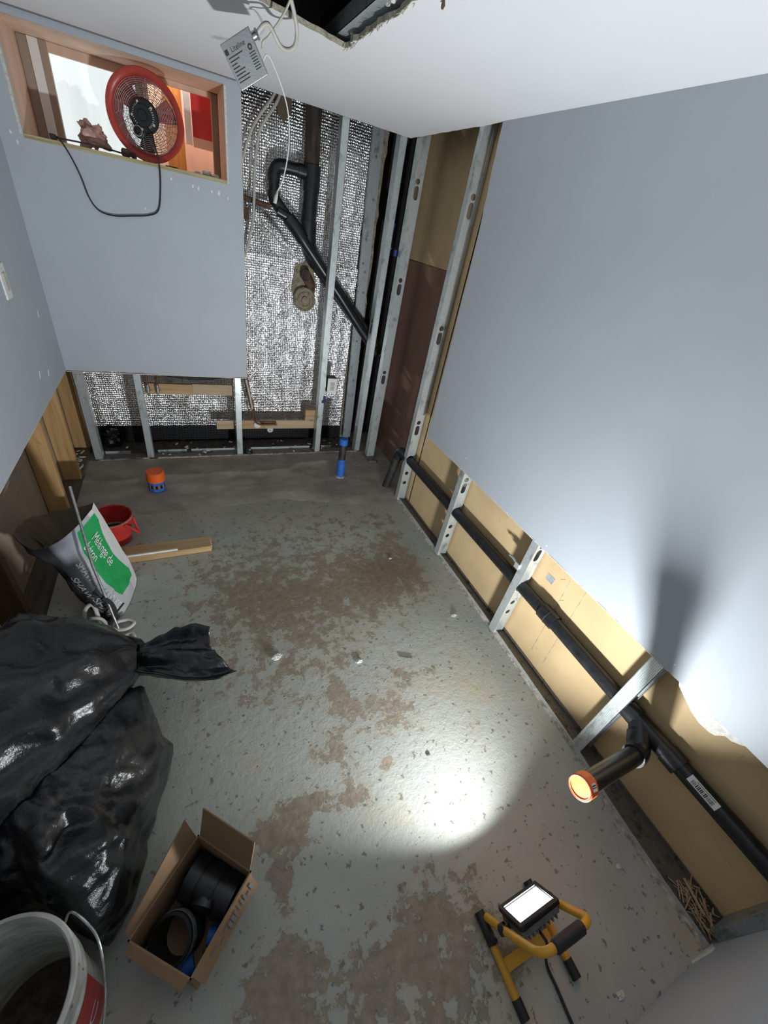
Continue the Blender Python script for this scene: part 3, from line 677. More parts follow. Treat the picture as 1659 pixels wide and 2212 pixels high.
# ---- fan
FC = Vector((-.058, 2.955, 1.832)); FN = Vector((-.30, -1, .02)).normalized()
fm = frame(FC, FN, (0, 0, 1))
o = thing('drum_fan', 'round red drum fan standing on the window sill', 'fan', (FC.x, FC.y, WZ0))
MB().lathe([(.134, -.075), (.148, -.075), (.150, .0), (.158, .010), (.168, .018), (.171, .026), (.168, .030), (.150, .027), (.140, .016), (.136, .0)], 56, fm, closed=True).build('drum', 'fanred', o, smooth=True)
gd = MB()
for i in range(13):
    r = .050 + .0073 * i; zz = .034 - .016 * (i / 12) ** 2
    gd.tube([fm @ Vector((r * cos(2 * pi * j / 40), r * sin(2 * pi * j / 40), zz)) for j in range(41)], .0013, 4, False)
for i in range(18):
    a = 2 * pi * i / 18; gd.tube([fm @ Vector((r * cos(a + sw), r * sin(a + sw), zz)) for r, sw, zz in ((.045, 0, .035), (.075, .09, .033), (.105, .17, .028), (.138, .25, .018))], .0010, 4, False)
gd.build('wire_guard', 'wire', o)
gd = MB()
for i in range(9):
    r = .030 + .0125 * i
    gd.tube([fm @ Vector((r * cos(2 * pi * j / 32), r * sin(2 * pi * j / 32), -.074)) for j in range(33)], .0009, 4, False)
for i in range(24):
    a = 2 * pi * i / 24
    for s in (.35, -.35): gd.tube([fm @ Vector((r * cos(a + s * t), r * sin(a + s * t), -.075)) for r, t in ((.03, 0), (.07, .4), (.10, .7), (.136, 1))], .0009, 4, False)
gd.build('rear_wire_guard', 'wire', o)
for i in range(3):
    def bl(u, v, i=i):
        a = 2 * pi * i / 3 + .9 + (u - .5) * (.9 - .2 * v); r = .035 + .092 * v
        return fm @ Vector((r * cos(a), r * sin(a), -.018 + .030 * (u - .5)))
    MB().grid(bl, 8, 8).build('blade', 'fanred' if i != 1 else 'black', o, smooth=True, solid=.003)
mo_ = MB().lathe([(.064, .030), (.066, .040), (.058, .050), (.042, .053), (.040, .058), (.022, .058), (.019, .066), (.0001, .066)], 40, fm).lathe([(.030, -.06), (.030, .03)], 24, fm).build('motor_cover', 'black', o, smooth=True, angle=30)
k = MB()
for i in range(11):
    for s in (0, pi):
        a = s + .55 + i * .18; k.tube([fm @ Vector((.040 * cos(a), .040 * sin(a), .0535)), fm @ Vector((.048 * cos(a), .048 * sin(a), .0515))], .0017, 5)
for i in range(5):
    a = .4 + i * 2 * pi / 5; k.lathe([(.0001, .006), (.005, .005), (.006, 0)], 10, fm @ Matrix.Translation((.051 * cos(a), .051 * sin(a), .047)))
k.build('vents_and_screws', 'offwhite', mo_, kind='stuff')
km = fm @ Matrix.Translation((-.060, .030, .0))
MB().lathe([(.026, .024), (.027, .046), (.020, .050), (.018, .060), (.012, .062), (.010, .054), (.0001, .054)], 24, km).build('speed_knob', 'black', mo_, smooth=True, angle=30)
MB().lathe([(.0185, .0602), (.0205, .0602), (.0205, .0612), (.0185, .0612)], 24, km, closed=True).build('knob_ring', 'offwhite', mo_)
MB().bx(-.10, -.045, FC.y - .02, FC.y + .05, WZ0 + .0005, WZ0 + .010).build('foot', 'black', o, bevel=.003)
MB().bx(.0, .06, FC.y - .01, FC.y + .07, WZ0 + .0005, WZ0 + .010).build('foot', 'black', o, bevel=.003)
MB().tube([(-.188, 2.905, WZ0 + .019), (-.182, 2.905, WZ0 + .019), (-.160, 2.91, WZ0 + .019), (-.150, 2.91, WZ0 + .019), (-.135, 2.915, WZ0 + .015), (-.125, 2.915, WZ0 + .015)], .018, 14, rs=[.010, .018, .018, .010, .014, .008]).build('stand_knob', 'rust', o, smooth=True)
cp = fm @ Vector((-.055, -.03, .05))
cord = [cp, (cp.x + .006, YB - .03, 1.74), (-.027, YB - .012, 1.655), (-.035, YB - .008, 1.56), (-.055, YB - .008, 1.475), (-.10, YB - .009, 1.445), (-.18, YB - .01, 1.428), (-.26, YB - .01, 1.415), (-.32, YB - .009, 1.425), (-.352, YB - .008, 1.47), (-.37, YB - .008, 1.55), (-.395, YB - .009, 1.62), (-.425, YB - .004, 1.672), (-.44, YB + .02, 1.672)]
MB().tube(smooth_path(cord), .0034, 8).build('power_cord', 'black', o, smooth=True)
MB().tube(smooth_path([(-.44, YB + .02, 1.672), (-.36, YB + .02, 1.676), (-.25, YB + .03, 1.676), (-.17, YB + .05, 1.672)]), .0034, 8).build('power_cord', 'black', o, smooth=True)
MB().bx(-.462, -.437, YB + .008, YB + .032, 1.664, 1.684).build('plug', 'black', o, bevel=.003)
# film and crumbs on the sill
o = crump((-.30, 2.955, 1.712), .050, 9, .75, (1.1, .5, .95)).build('plastic_wrap', 'crumple', smooth=True, angle=25); tag(o, 'crumpled pinkish plastic wrap on the sill left of the fan', 'plastic wrap')
for i, (x, y, s, l) in enumerate(((.20, 2.92, .020, 'white plaster chunk on the sill near the right jamb'), (.15, 2.93, .012, 'small pale crumb on the sill right of the fan'), (.235, 2.90, .014, 'pale splinter on the sill touching the right corner'))):
    tag(crump((x, y, WZ0 + s * .55), s, i + 20, .5, (1.3, .8, .6)).build('plaster_chunk', 'chip'), l, 'debris', 'plaster chunks on the window sill')

# ---- wall plate left
o = thing('switch_plate', 'white switch plate on the left wall at the picture edge', 'switch', (XL, 2.30, 1.16))
MB().bx(XL - .0002, XL + .006, 2.262, 2.333, 1.096, 1.222).build('cover_plate', 'white', o, bevel=.002)
MB().bx(XL + .006, XL + .010, 2.281, 2.314, 1.126, 1.192).build('rocker', 'offwhite', o, bevel=.0015)
for z in (1.205, 1.112): MB().tube([(XL + .0055, 2.2975, z), (XL + .0068, 2.2975, z)], .003, 8).build('screw', 'chrome', o)
k = MB()
for y, z in ((2.50, .70), (2.36, .74), (2.62, .95)):
    k.tube([(XL + .0006, y, z), (XL + .0006, y + .02, z + .028)], .0018, 5)
k.build('scuff_marks', 'white', wl)

# ================================================================ CEILING HOLE CONTENT
o = thing('ceiling_channel', 'galvanised ceiling channel spanning the torn ceiling hole', 'channel', (.57, 1.6, 2.08))
MB().bx(.540, .600, .95, 2.12, 2.078, 2.0795).bx(.540, .5415, .95, 2.12, 2.078, 2.12).bx(.5985, .600, .95, 2.12, 2.078, 2.12).build('channel', 'galv', o)
k = MB()
for y in (1.50, 1.53, 1.82): k.lathe([(.0001, .004), (.006, .003), (.007, 0)], 10, basis((.575, y, 2.078), (1, 0, 0), (0, -1, 0), (0, 0, -1)))
k.build('screw_heads', 'chip', o, kind='stuff')
tag(MB().tube([(.622, 1.30, ZC + .002), (.623, 1.301, ZC - .007), (.622, 1.302, ZC - .013)], .006, 8, rs=[.003, .005, .003]).build('ceiling_anchor', 'rust', smooth=True), 'small brown anchor poking through the ceiling right of the hole', 'anchor')

# ---- LED driver box
D0, D1, D2, D3 = Vector((.178, 1.75, 1.930)), Vector((.252, 1.75, 1.984)), Vector((.303, 1.75, 1.922)), Vector((.219, 1.75, 1.856))
ctr = (D0 + D1 + D2 + D3) / 4
ux = (D1 - D0).normalized(); nz = Vector((-.16, -1, -.25)).normalized(); uy_ = nz.cross(ux).normalized(); ux = uy_.cross(nz).normalized()
if uy_.z < 0: uy_ = -uy_; ux = -ux
ux = (D1 - D0); ux = (ux - nz * ux.dot(nz)).normalized(); uy_ = nz.cross(ux); uy_ = uy_ if uy_.z > 0 else -uy_
dm_ = basis(ctr, ux, uy_, ux.cross(uy_))
o = thing('led_driver', 'small grey metal driver box with printed label hanging from the ceiling hole', 'driver box', ctr)
hw, hh = .046, .049
cs_ = MB().bx(-hw, hw, -hh, hh, -.030, 0, dm_).build('case', 'alu', o, bevel=.0015)
MB().bx(-hw + .001, hw - .001, -hh - .0012, -hh, -.028, -.0005, dm_).bx(hw, hw + .0012, -hh, hh, -.029, -.0005, dm_).build('lid_fold', 'alu', cs_)
sgn = 1 if (dm_.to_3x3() @ Vector((0, 0, 1))).y < 0 else -1
zt = .0006 if sgn > 0 else -.0306
# label printed so that its reading direction runs along the long upper edge
def tx(px, py): return lambda x, y, z: dm_ @ Vector((px + x * sgn, py + y, zt))
k = MB()
k.text('Liteline', .0155, tx(-.002, .029), 0)
k.bx(-.043, -.033, .024, .035, zt - .0002, zt, dm_)
k.build('brand_print', 'ink', cs_)
k = MB()
for i, (L, a) in enumerate(((.045, -.040), (.030, -.040), (.018, -.040), (.022, -.040), (.034, -.040), (.030, -.040), (.040, -.040), (.036, -.040))):
    y = .016 - i * .0072; k.bx(a, a + L, y, y + .0022, zt - .0002, zt, dm_)
for i in range(7): k.bx(.020, .038, .004 - i * .0055, .0058 - i * .0055, zt - .0002, zt, dm_)
k.lathe([(.003, zt - .0001), (.0065, zt - .0001), (.0065, zt), (.003, zt)], 16, dm_ @ Matrix.Translation((.029, .016, 0)), closed=True)
k.build('fine_print', 'ink', cs_)
cpt = dm_ @ Vector((hw, .028, -.015)); cdir = (dm_.to_3x3() @ Vector((1, 0, 0)))
MB().tube([cpt, cpt + cdir * .012], .010, 12).tube([cpt + cdir * .012, cpt + cdir * .018], .013, 6).build('cable_clamp', 'chrome', cs_, smooth=True)
MB().tube(smooth_path([cpt + cdir * .012, cpt + cdir * .05 + Vector((0, 0, .006)), (.345, 1.76, 1.978), (.378, 1.75, 1.985), (.382, 1.735, 2.02), (.352, 1.70, 2.07), (.30, 1.62, 2.12), (.24, 1.5, 2.2)]), .0058, 10).build('supply_cable', 'offwhite', o, smooth=True)
cp2 = dm_ @ Vector((hw, -.022, -.015))
ow_ = MB().tube(smooth_path([cp2, cp2 + cdir * .02 + Vector((0, 0, .004)), (.345, 1.76, 1.90), (.372, 1.77, 1.84), (.378, 1.78, 1.76), (.362, 1.775, 1.68), (.340, 1.76, 1.640)]), .0019, 8).build('output_wire', 'white', o, smooth=True)
MB().tube([(.341, 1.76, 1.642), (.338, 1.757, 1.632), (.334, 1.754, 1.622), (.330, 1.752, 1.606)], .005, 10, rs=[.003, .0042, .0062, .0058]).build('wire_connector', 'offwhite', ow_, smooth=True)
tag(MB().tube(smooth_path([(.385, 1.60, 2.16), (.352, 1.70, 2.055), (.312, 1.75, 1.995), (.292, 1.755, 1.975), (.290, 1.765, 1.962)]), .0032, 8).build('ceiling_wire', 'offwhite', smooth=True), 'thin pale wire dropping from the ceiling hole behind the driver box', 'cable')

# ================================================================ RIGHT WALL FRAMING
XS = XW + .014
G2 = 'steel studs of the right wall'
stud('steel_stud', 'broad holed steel stud of the right wall next to the far corner', (XS, 2.738), .012, 2.15, (1, 0, 0), (0, 1, 0), [.735, 1.345, 1.86], 'galv', group=G2, fl=.05)
stud('steel_stud', 'full height holed steel stud left of the painted right wall', (XS, 2.106), .008, 2.15, (1, 0, 0), (0, 1, 0), [.62, 1.20, 1.80, -.235, -.156], 'galv', group=G2, pipe=[.345])
stud('steel_stud', 'first short steel stud under the right wall counting from the far corner', (XS, 1.489), .008, 1.2, (1, 0, 0), (0, 1, 0), [.565, -.235, -.165], 'galv', group=G2, pipe=[.345])
stud('steel_stud', 'second short steel stud under the right wall with a pipe hanger', (XS, .883), .008, 1.2, (1, 0, 0), (0, 1, 0), [.60, -.235, -.165], 'galv', group=G2, pipe=[.345])
stud('steel_stud', 'nearest short steel stud with ribbed face beside the branch pipe', (XS - .006, .310), .008, 1.2, (1, 0, 0), (0, -1, 0), [], 'galv', group=G2, pipe=[.348], ribs=False, fl=.045)
k = MB()
for i in range(6): k.tube([(XS - .0066, .272 + i * .0055, .012), (XS - .0066, .272 + i * .0055, ZR - .012)], .0011, 5)
k.build('pressed_ribs', 'galv', bpy.data.objects['steel_stud.009'] if 'steel_stud.009' in bpy.data.objects else None)
# floor track, slightly bowed
tp = [(1.328, 2.14), (1.330, 1.80), (1.330, 1.50), (1.331, 1.2), (1.328, .90), (1.318, .55), (1.306, .28), (1.285, .08), (1.276, -.10), (1.272, -.305)]
o = thing('floor_track', 'bowed steel floor track along the foot of the right wall', 'track', (1.33, .9, 0))
pf = smooth_path([(x, y, 0) for x, y in tp], 4); k = MB(); k2 = MB(); k3 = MB()
for a, b_ in zip(pf, pf[1:]):
    k.add([(a.x, a.y, .0015), (b_.x, b_.y, .0015), (b_.x, b_.y, .024), (a.x, a.y, .024), (a.x - .003, a.y, .0015), (b_.x - .003, b_.y, .0015), (b_.x - .003, b_.y, .024), (a.x - .003, a.y, .024)], [(0, 1, 2, 3), (4, 7, 6, 5), (3, 2, 6, 7), (0, 4, 5, 1)])
    k2.add([(a.x, a.y, .004), (b_.x, b_.y, .004), (1.3845, b_.y, .004), (1.3845, a.y, .004)], [(0, 1, 2, 3)])
    k3.add([(a.x - .014, a.y, .0006), (b_.x - .014, b_.y, .0006), (b_.x - .003, b_.y, .009), (a.x - .003, a.y, .009)], [(0, 1, 2, 3)])
k.build('front_lip', 'galv', o); k2.build('channel_base', 'galvdark', o, solid=.002); k3.build('sealant_bead', 'residue', o)
MB().bx(1.381, 1.3845, -.30, 2.10, .005, .024).build('rear_lip', 'galvdark', o)
tag(MB().bx(1.30, 1.37, 2.655, 2.80, .006, .022).bx(1.295, 1.375, 2.645, 2.665, .005, .028).build('track_foot', 'galvdark', bevel=.002), 'short rusty track end under the far corner stud of the right wall', 'track')
# wood splinters heap in the near bay
k = MB()
for i in range(60):
    x = random.uniform(1.30, 1.375); y = random.uniform(-.29, -.17); a = random.uniform(0, 3.1); L = random.uniform(.01, .03)
    k.bx(-L, L, -.0015, .0015, 0, .002, Matrix.Translation((x, y, .008 + random.uniform(0, .012))) @ Matrix.Rotation(a, 4, 'Z') @ Matrix.Rotation(random.uniform(-.3, .3), 4, 'Y'))
k.bx(-.045, .045, -.004, .004, 0, .003, Matrix.Translation((1.335, -.21, .024)) @ Matrix.Rotation(1.3, 4, 'Z'))
o = k.build('wood_splinters', 'paleply_x', kind='stuff'); tag(o, 'heap of wood splinters in the near corner of the floor track', 'splinters')

# ---- long drain pipe with wye and capped branch
PX, PZ = 1.345, .347
o = thing('wall_drain_pipe', 'long black drain pipe through the studs with orange capped branch', 'drain pipe', (PX, 1.0, 0))
np_ = MB().tube([(PX, -.306, PZ + .004), (PX, .09, PZ + .002)], .030, 20).build('near_pipe', 'abs', o, smooth=True)
MB().tube([(PX, .235, PZ), (PX, .70, PZ + .003), (PX, 2.17, PZ - .012)], .030, 20).build('far_pipe', 'abs', o, smooth=True)
MB().tube([(PX, .655, PZ + .003), (PX, .735, PZ + .003)], .0365, 20).build('coupling', 'abs', o, smooth=True)
MB().lathe([(.0365, 0), (.038, .001), (.038, .004), (.0365, .005)], 20, frame((PX, .690, PZ + .003), (0, 1, 0))).build('coupling_ring', 'absdusty', o, smooth=True)
MB().tube([(PX, .055, PZ), (PX, .105, PZ)], .038, 20).tube([(PX, .225, PZ), (PX, .265, PZ)], .038, 20).tube([(PX, .08, PZ), (PX, .25, PZ)], .034, 20).build('wye_body', 'abs', o, smooth=True)
B0 = Vector((PX, .215, PZ)); B1 = Vector((1.300, .165, .318)); B2 = Vector((1.262, .143, .315)); B3 = Vector((.915, .126, .402))
MB().tube([B0, B1], .034, 18).tube([B0.lerp(B1, .55), B1 + (B1 - B0) * .08], .038, 18).build('wye_branch', 'abs', o, smooth=True)
MB().tube(smooth_path([B0.lerp(B1, .75), B1, (1.272, .146, .312), (1.235, .141, .321)], 5), .0365, 18).build('elbow_fitting', 'abs', o, smooth=True)
MB().tube([(1.255, .142, .317), B3], .030, 20).build('branch_stub', 'abs', o, smooth=True)
dd = (B3 - Vector((1.255, .142, .317))).normalized()
cm = frame(B3 - dd * .032, dd)
ec_ = MB().lathe([(.0312, .0), (.0355, .0), (.0362, .034), (.034, .037), (.029, .0375), (.0285, .0355), (.0001, .0355)], 28, cm).build('end_cap', 'orange', o, smooth=True, angle=30)
MB().lathe([(.0310, .0372), (.0330, .0380), (.0345, .0372)], 28, cm).build('cap_rim', 'red', ec_, smooth=True)
lm = frame(B3 - dd * .016, (.1, -.5, .85), dd)
MB().bx(-.009, .009, -.010, .010, .0352, .0372, lm).build('cap_sticker', 'white', ec_)
MB().bx(-.007, .007, -.006, -.003, .0372, .0376, lm).bx(-.007, .007, .0, .002, .0372, .0376, lm).build('sticker_print', 'ink', ec_)
# barcode sticker on the pipe
sm = frame((PX, -.015, PZ + .003), (-.72, 0, .70), (0, 1, 0))
def wrap(a0, a1, y0, y1, rad, n=6):
    return lambda u, v: sm @ Vector((y0 + (y1 - y0) * u, rad * sin(a0 + (a1 - a0) * v), rad * cos(a0 + (a1 - a0) * v)))
MB().grid(wrap(-.42, .42, -.052, .040, .0304), 4, 8).build('barcode_sticker', 'white', np_, smooth=True)
k = MB(); xx = -.040
while xx < .028:
    wdt = random.choice((.0012, .002, .003)); k.grid(wrap(-.12, .32, xx, xx + wdt, .0307), 1, 5); xx += wdt + random.choice((.0012, .002))
k.build('barcode_bars', 'ink', np_)
k = MB().grid(wrap(-.30, -.22, -.04, .02, .0307), 3, 2); k.build('sticker_text', 'inkgrey', np_)
# far elbow and drop into concrete
MB().tube(smooth_path([(PX, 2.13, PZ - .012), (PX, 2.20, PZ - .010), (PX - .008, 2.245, PZ - .022), (PX - .018, 2.258, PZ - .070)], 6), .0365, 18).build('far_elbow', 'abs', o, smooth=True)
MB().tube([(PX - .014, 2.256, PZ - .04), (1.306, 2.30, .0)], .030, 18).build('drop_pipe', 'absdusty', o, smooth=True)
# hanger strap
o = thing('pipe_strap', 'bent galvanised pipe strap screwed to the second short stud', 'strap', (1.33, .90, .44))
MB().bx(1.305, 1.312, .918, .945, .43, .46).tube(smooth_path([(1.312, .93, .445), (1.315, .97, .455), (1.318, 1.00, .450)], 4), .006, 6).build('strap', 'galv', o)
MB().bx(-.022, .022, -.018, .018, -.001, .001, basis((1.3855, .80, .47), (0, 1, 0), (0, 0, 1), (1, 0, 0))).build('tab_plate', 'galv', o, bevel=.002)

# ================================================================ FLOOR PIPES
o = thing('capped_floor_drain', 'short floor pipe with orange cap wrapped in blue tape', 'drain pipe', (-.245, 2.455, 0))
c = (-.245, 2.455, 0)
MB().tube([(c[0], c[1], .005), (c[0], c[1], .10)], .046, 28).build('pipe', 'abs', o, smooth=True)
MB().tube([(c[0], c[1], .018), (c[0], c[1], .085)], .0475, 10).build('cardboard_sleeve', 'card', o)
MB().tube([(c[0], c[1], .060), (c[0] , c[1], .084)], .0485, 10).tube([(c[0], c[1], .014), (c[0], c[1], .036)], .0488, 10).build('tape_band', 'blue', o)
MB().lathe([(.047, .082), (.052, .082), (.051, .138), (.047, .142), (.043, .141), (.0001, .139)], 32, Matrix.Translation((c[0], c[1], 0))).build('cap', 'orange', o, smooth=True, angle=30)
o = thing('taped_floor_pipe', 'slim black floor pipe with blue tape sleeve and blue cap', 'pipe', (.985, 2.468, 0))
c = (.985, 2.468, 0)
MB().tube([(c[0], c[1], .0), (c[0] - .004, c[1], .315)], .027, 24).build('pipe', 'absdusty', o, smooth=True)
MB().tube([(c[0], c[1], .018), (c[0] + .001, c[1], .06), (c[0], c[1], .10), (c[0] - .002, c[1], .165)], .030, 14, rs=[.030, .0315, .0305, .0285]).build('tape_sleeve', 'blue', o)
MB().lathe([(.027, .285), (.031, .285), (.031, .328), (.028, .331), (.026, .324), (.0001, .323)], 24, Matrix.Translation((c[0] - .004, c[1], 0))).build('cap', 'blue', o, smooth=True, angle=30)
MB().lathe([(.030, .022), (.034, .018), (.036, .006)], 16, Matrix.Translation(c)).build('concrete_collar', 'residue', o)

# ================================================================ WORK LIGHT
o = thing('work_light', 'yellow tubular stand work light shining on the floor', 'work light', (.728, -.08, 0))
for x in (.632, .822):
    fb_ = MB().tube([(x, .0, .014), (x, -.165, .014)], .011, 14).build('foot_bar', 'yellow', o, smooth=True)
    MB().tube([(x, .030, .015), (x, -.045, .015)], .0145, 14).tube([(x, -.025, .020), (x, -.040, .034)], .010, 10).build('clamp', 'black', fb_, smooth=True)
    MB().tube([(x, -.150, .0135), (x, -.190, .0135)], .0135, 14).build('rubber_foot', 'black', fb_, smooth=True)
MB().bx(.640, .815, -.105, -.077, .010, .013).build('cross_plate', 'yellow', o)
arm = [(.642, .010, .028), (.642, -.030, .105), (.642, -.078, .205), (.645, -.092, .238), (.662, -.099, .252), (.690, -.100, .254), (.765, -.100, .254), (.795, -.099, .252), (.811, -.092, .238), (.814, -.078, .205), (.814, -.030, .105), (.814, .010, .028)]
ht_ = MB().tube(smooth_path(arm, 5), .0105, 14).build('handle_tube', 'yellow', o, smooth=True)
MB().tube([(.680, -.100, .254), (.684, -.100, .254), (.776, -.100, .254), (.780, -.100, .254)], .017, 16, rs=[.012, .0155, .0155, .012]).build('grip', 'black', ht_, smooth=True)
el = radians(39); LN = Vector((-.03, cos(el), sin(el))).normalized(); LC = Vector((.732, -.012, .132))
lx = Vector((1, .03, 0)).normalized(); ly = LN.cross(lx) * -1; ly = LN.cross(lx); 
if ly.z < 0: ly = -ly; lx = -lx
hm = basis(LC, lx, ly, lx.cross(ly))
sz = 1 if (hm.to_3x3() @ Vector((0, 0, 1))).dot(LN) > 0 else -1
hm = basis(LC, lx * sz, ly, LN)
hs_ = MB().bx(-.070, .070, -.042, .042, -.034, -.006, hm).build('lamp_housing', 'steelgrey', o, bevel=.004)
MB().bx(-.073, -.062, -.046, .046, -.012, .002, hm).bx(.062, .073, -.046, .046, -.012, .002, hm).bx(-.062, .062, .034, .046, -.012, .002, hm).bx(-.062, .062, -.046, -.034, -.012, .002, hm).build('bezel', 'black', hs_, bevel=.002)
k = MB()
for i in range(9): k.bx(-.060 + i * .0145, -.056 + i * .0145, -.038, .038, -.046, -.034, hm)
k.build('cooling_fins', 'steelgrey', hs_)
MB().bx(-.062, .062, -.034, .034, -.008, -.0045, hm).build('led_lens', 'led', hs_)
for sx in (-1, 1):
    p = hm @ Vector((sx * .078, 0, -.02)); q = Vector((.642 if p.x < .72 else .814, -.028, .105))
    MB().tube([p, q], .008, 10).lathe([(.0001, .012), (.014, .011), (.015, 0), (.015, -.006)], 10, frame(q, q - p)).build('side_knob', 'black', o, smooth=True)
MB().tube(smooth_path([hm @ Vector((.0, -.03, -.045)), (.735, -.09, .12), (.748, -.110, .06), (.757, -.140, .010), (.757, -.18, .006), (.752, -.24, .006), (.748, -.34, .006), (.75, -.55, .006)]), .0042, 8).build('power_cord', 'black', o, smooth=True)
ld = bpy.data.lights.new('work_light_beam', 'AREA'); ld.shape = 'RECTANGLE'; ld.size = .118; ld.size_y = .062; ld.energy = LAMP_W; ld.color = (.93, .97, 1.0); ld.spread = radians(145)
lo = bpy.data.objects.new('work_light_beam', ld); COL.objects.link(lo)
lo.matrix_world = hm @ Matrix.Translation((0, 0, -.002)) @ Matrix.Rotation(pi, 4, 'Y')
lo.parent = o; lo.matrix_parent_inverse = Matrix.Translation(-Vector(o.location))

# ================================================================ CARDBOARD BOX WITH FITTINGS
bx_ = [Vector((-.258, .296, 0)), Vector((-.126, .176, 0)), Vector((.030, .322, 0)), Vector((-.096, .455, 0))]   # near-left, near, right, far-left
o = thing('cardboard_box', 'open cardboard box full of black pipe fittings', 'box', (-.11, .31, 0))
H = .175; cc = sum(bx_, Vector()) / 4
pin = [cc + (p - cc) * .955 for p in bx_]
def vwall(a, b, z0, z1, th=.004):
    d = (b - a).normalized(); nrm = Vector((d.y, -d.x, 0)); return MB().add([a + Vector((0, 0, z0)), b + Vector((0, 0, z0)), b + Vector((0, 0, z1)), a + Vector((0, 0, z1)), a - nrm * th + Vector((0, 0, z0)), b - nrm * th + Vector((0, 0, z0)), b - nrm * th + Vector((0, 0, z1)), a - nrm * th + Vector((0, 0, z1))], [(0, 1, 2, 3), (7, 6, 5, 4), (3, 2, 6, 7), (0, 4, 5, 1), (0, 3, 7, 4), (1, 5, 6, 2)])
P_ = [cc + (p - cc) * .97 for p in bx_]
for i, nm in ((0, 'front_panel'), (1, 'right_panel'), (2, 'back_panel'), (3, 'left_panel')):
    vwall(P_[i], P_[(i + 1) % 4], .002, H).build(nm, 'card', o)
MB().add([p + Vector((0, 0, .002)) for p in P_] + [p + Vector((0, 0, .006)) for p in P_], [(3, 2, 1, 0), (4, 5, 6, 7)]).build('bottom_panel', 'card', o)
def flap(a, b, out, up, L, ins=.006):
    """flap hinged on rim edge a-b: extends L along out*dir + up"""
    d = (b - a).normalized(); nrm = Vector((d.y, -d.x, 0)); v = (nrm * out + Vector((0, 0, up))).normalized() * L
    a0 = a + d * ins + Vector((0, 0, H)); b0 = b - d * ins + Vector((0, 0, H))
    t_ = d.cross(v).normalized() * .003
    return MB().add([a0, b0, b0 + v - d * .002, a0 + v + d * .002, a0 + t_, b0 + t_, b0 + v - d * .002 + t_, a0 + v + d * .002 + t_], [(0, 1, 2, 3), (7, 6, 5, 4), (0, 4, 5, 1), (1, 5, 6, 2), (2, 6, 7, 3), (3, 7, 4, 0)])
flap(P_[2], P_[3], .18, 1, .135).build('back_flap', 'card', o)
fw_ = flap(P_[3], P_[0], .25, 1, .10); 
# left flap tapers: short towards the near end
vs = fw_.v; fw_.v = [vs[0], vs[1], tuple(Vector(vs[1]) + (Vector(vs[2]) - Vector(vs[1])) * .30), vs[3], vs[4], vs[5], tuple(Vector(vs[5]) + (Vector(vs[6]) - Vector(vs[5])) * .30), vs[7]]
fw_.build('left_flap', 'card', o)
flap(P_[0], P_[1], 1, -.6, .022).build('front_flap', 'card', o)
rf = flap(P_[1], P_[2], .8, -.85, .040); rf.build('right_flap', 'card', o)
k = MB(); rm = None
a, b = Vector(rf.v[0]), Vector(rf.v[1]); dv = Vector(rf.v[3]) - a; d = (b - a)
nf = d.cross(dv).normalized(); nf = nf if nf.z > 0 else -nf
t0 = .22
while t0 < .90:
    wd = random.choice((.018, .03, .045)); lo_, hi_ = random.choice(((.3, .7), (.3, .7), (.3, .45), (.55, .7)))
    k.add([a + d * t0 + dv * lo_ + nf * .0042, a + d * (t0 + wd) + dv * lo_ + nf * .0042, a + d * (t0 + wd - .006) + dv * hi_ + nf * .0042, a + d * (t0 - .006) + dv * hi_ + nf * .0042], [(0, 1, 2, 3)])
    t0 += wd + random.choice((.012, .02, .035))
k.build('flap_print', 'inkgrey', o, kind='stuff')
# fittings
g_ = 'fittings in the cardboard box'
ax = (P_[2] - P_[1]).normalized(); sd = (P_[0] - P_[1]).normalized()
def inb(a_, s_, z_): return P_[1] + (P_[2] - P_[1]) * a_ + (P_[0] - P_[1]) * s_ + Vector((0, 0, z_))
o = thing('pipe_fitting', 'wide black ribbed sanitary tee filling the far end of the box', 'pipe fitting', inb(.78, .5, .006), g_)
MB().tube([inb(.76, .10, .085), inb(.76, .88, .085)], .050, 28).build('tee_barrel', 'abs', o, smooth=True)
for s_ in (.10, .40, .68):
    MB().tube([inb(.76, s_, .085), inb(.76, s_ + .20, .085)], .055, 28).build('socket_ring', 'abs', o, smooth=True)
MB().tube([inb(.72, .5, .10), inb(.57, .44, .10)], .032, 20).tube([inb(.60, .45, .10), inb(.54, .43, .10)], .035, 20).build('tee_branch', 'abs', o, smooth=True)
o = thing('rubber_coupling', 'round black rubber coupling with steel clamp in the near end of the box', 'coupling', inb(.26, .62, .006), g_)
cmx = frame(inb(.27, .60, .055), (-.32, -.25, .9))
MB().lathe([(.046, -.045), (.052, -.045), (.053, -.005), (.050, .0), (.053, .006), (.053, .045), (.046, .046)], 36, cmx, closed=True).build('sleeve', 'black', o, smooth=True)
MB().lathe([(.0535, .016), (.0545, .016), (.0545, .034), (.0535, .034)], 36, cmx, closed=True).build('clamp_band', 'galvdull', o, smooth=True)
MB().tube([cmx @ Vector((-.02, -.055, .025)), cmx @ Vector((.012, -.056, .025))], .007, 8).build('clamp_screw', 'chrome', o)
o = thing('blue_tape_roll', 'short blue roll lying in the near corner of the box', 'tape roll', inb(.1, .22, .006), g_)
MB().tube([inb(.16, .22, .030), inb(.02 + .04, .32, .030)], .022, 20).build('roll', 'blue', o, smooth=True)
o = thing('blue_tape_roll', 'small blue roll beside the long wall of the box', 'tape roll', inb(.4, .12, .006), g_)
MB().tube([inb(.40, .22, .036), inb(.44, .08, .036)], .020, 20).build('roll', 'blue', o, smooth=True)
o = thing('brass_fitting', 'small brass connector between the two blue rolls in the box', 'connector', inb(.27, .16, .006), g_)
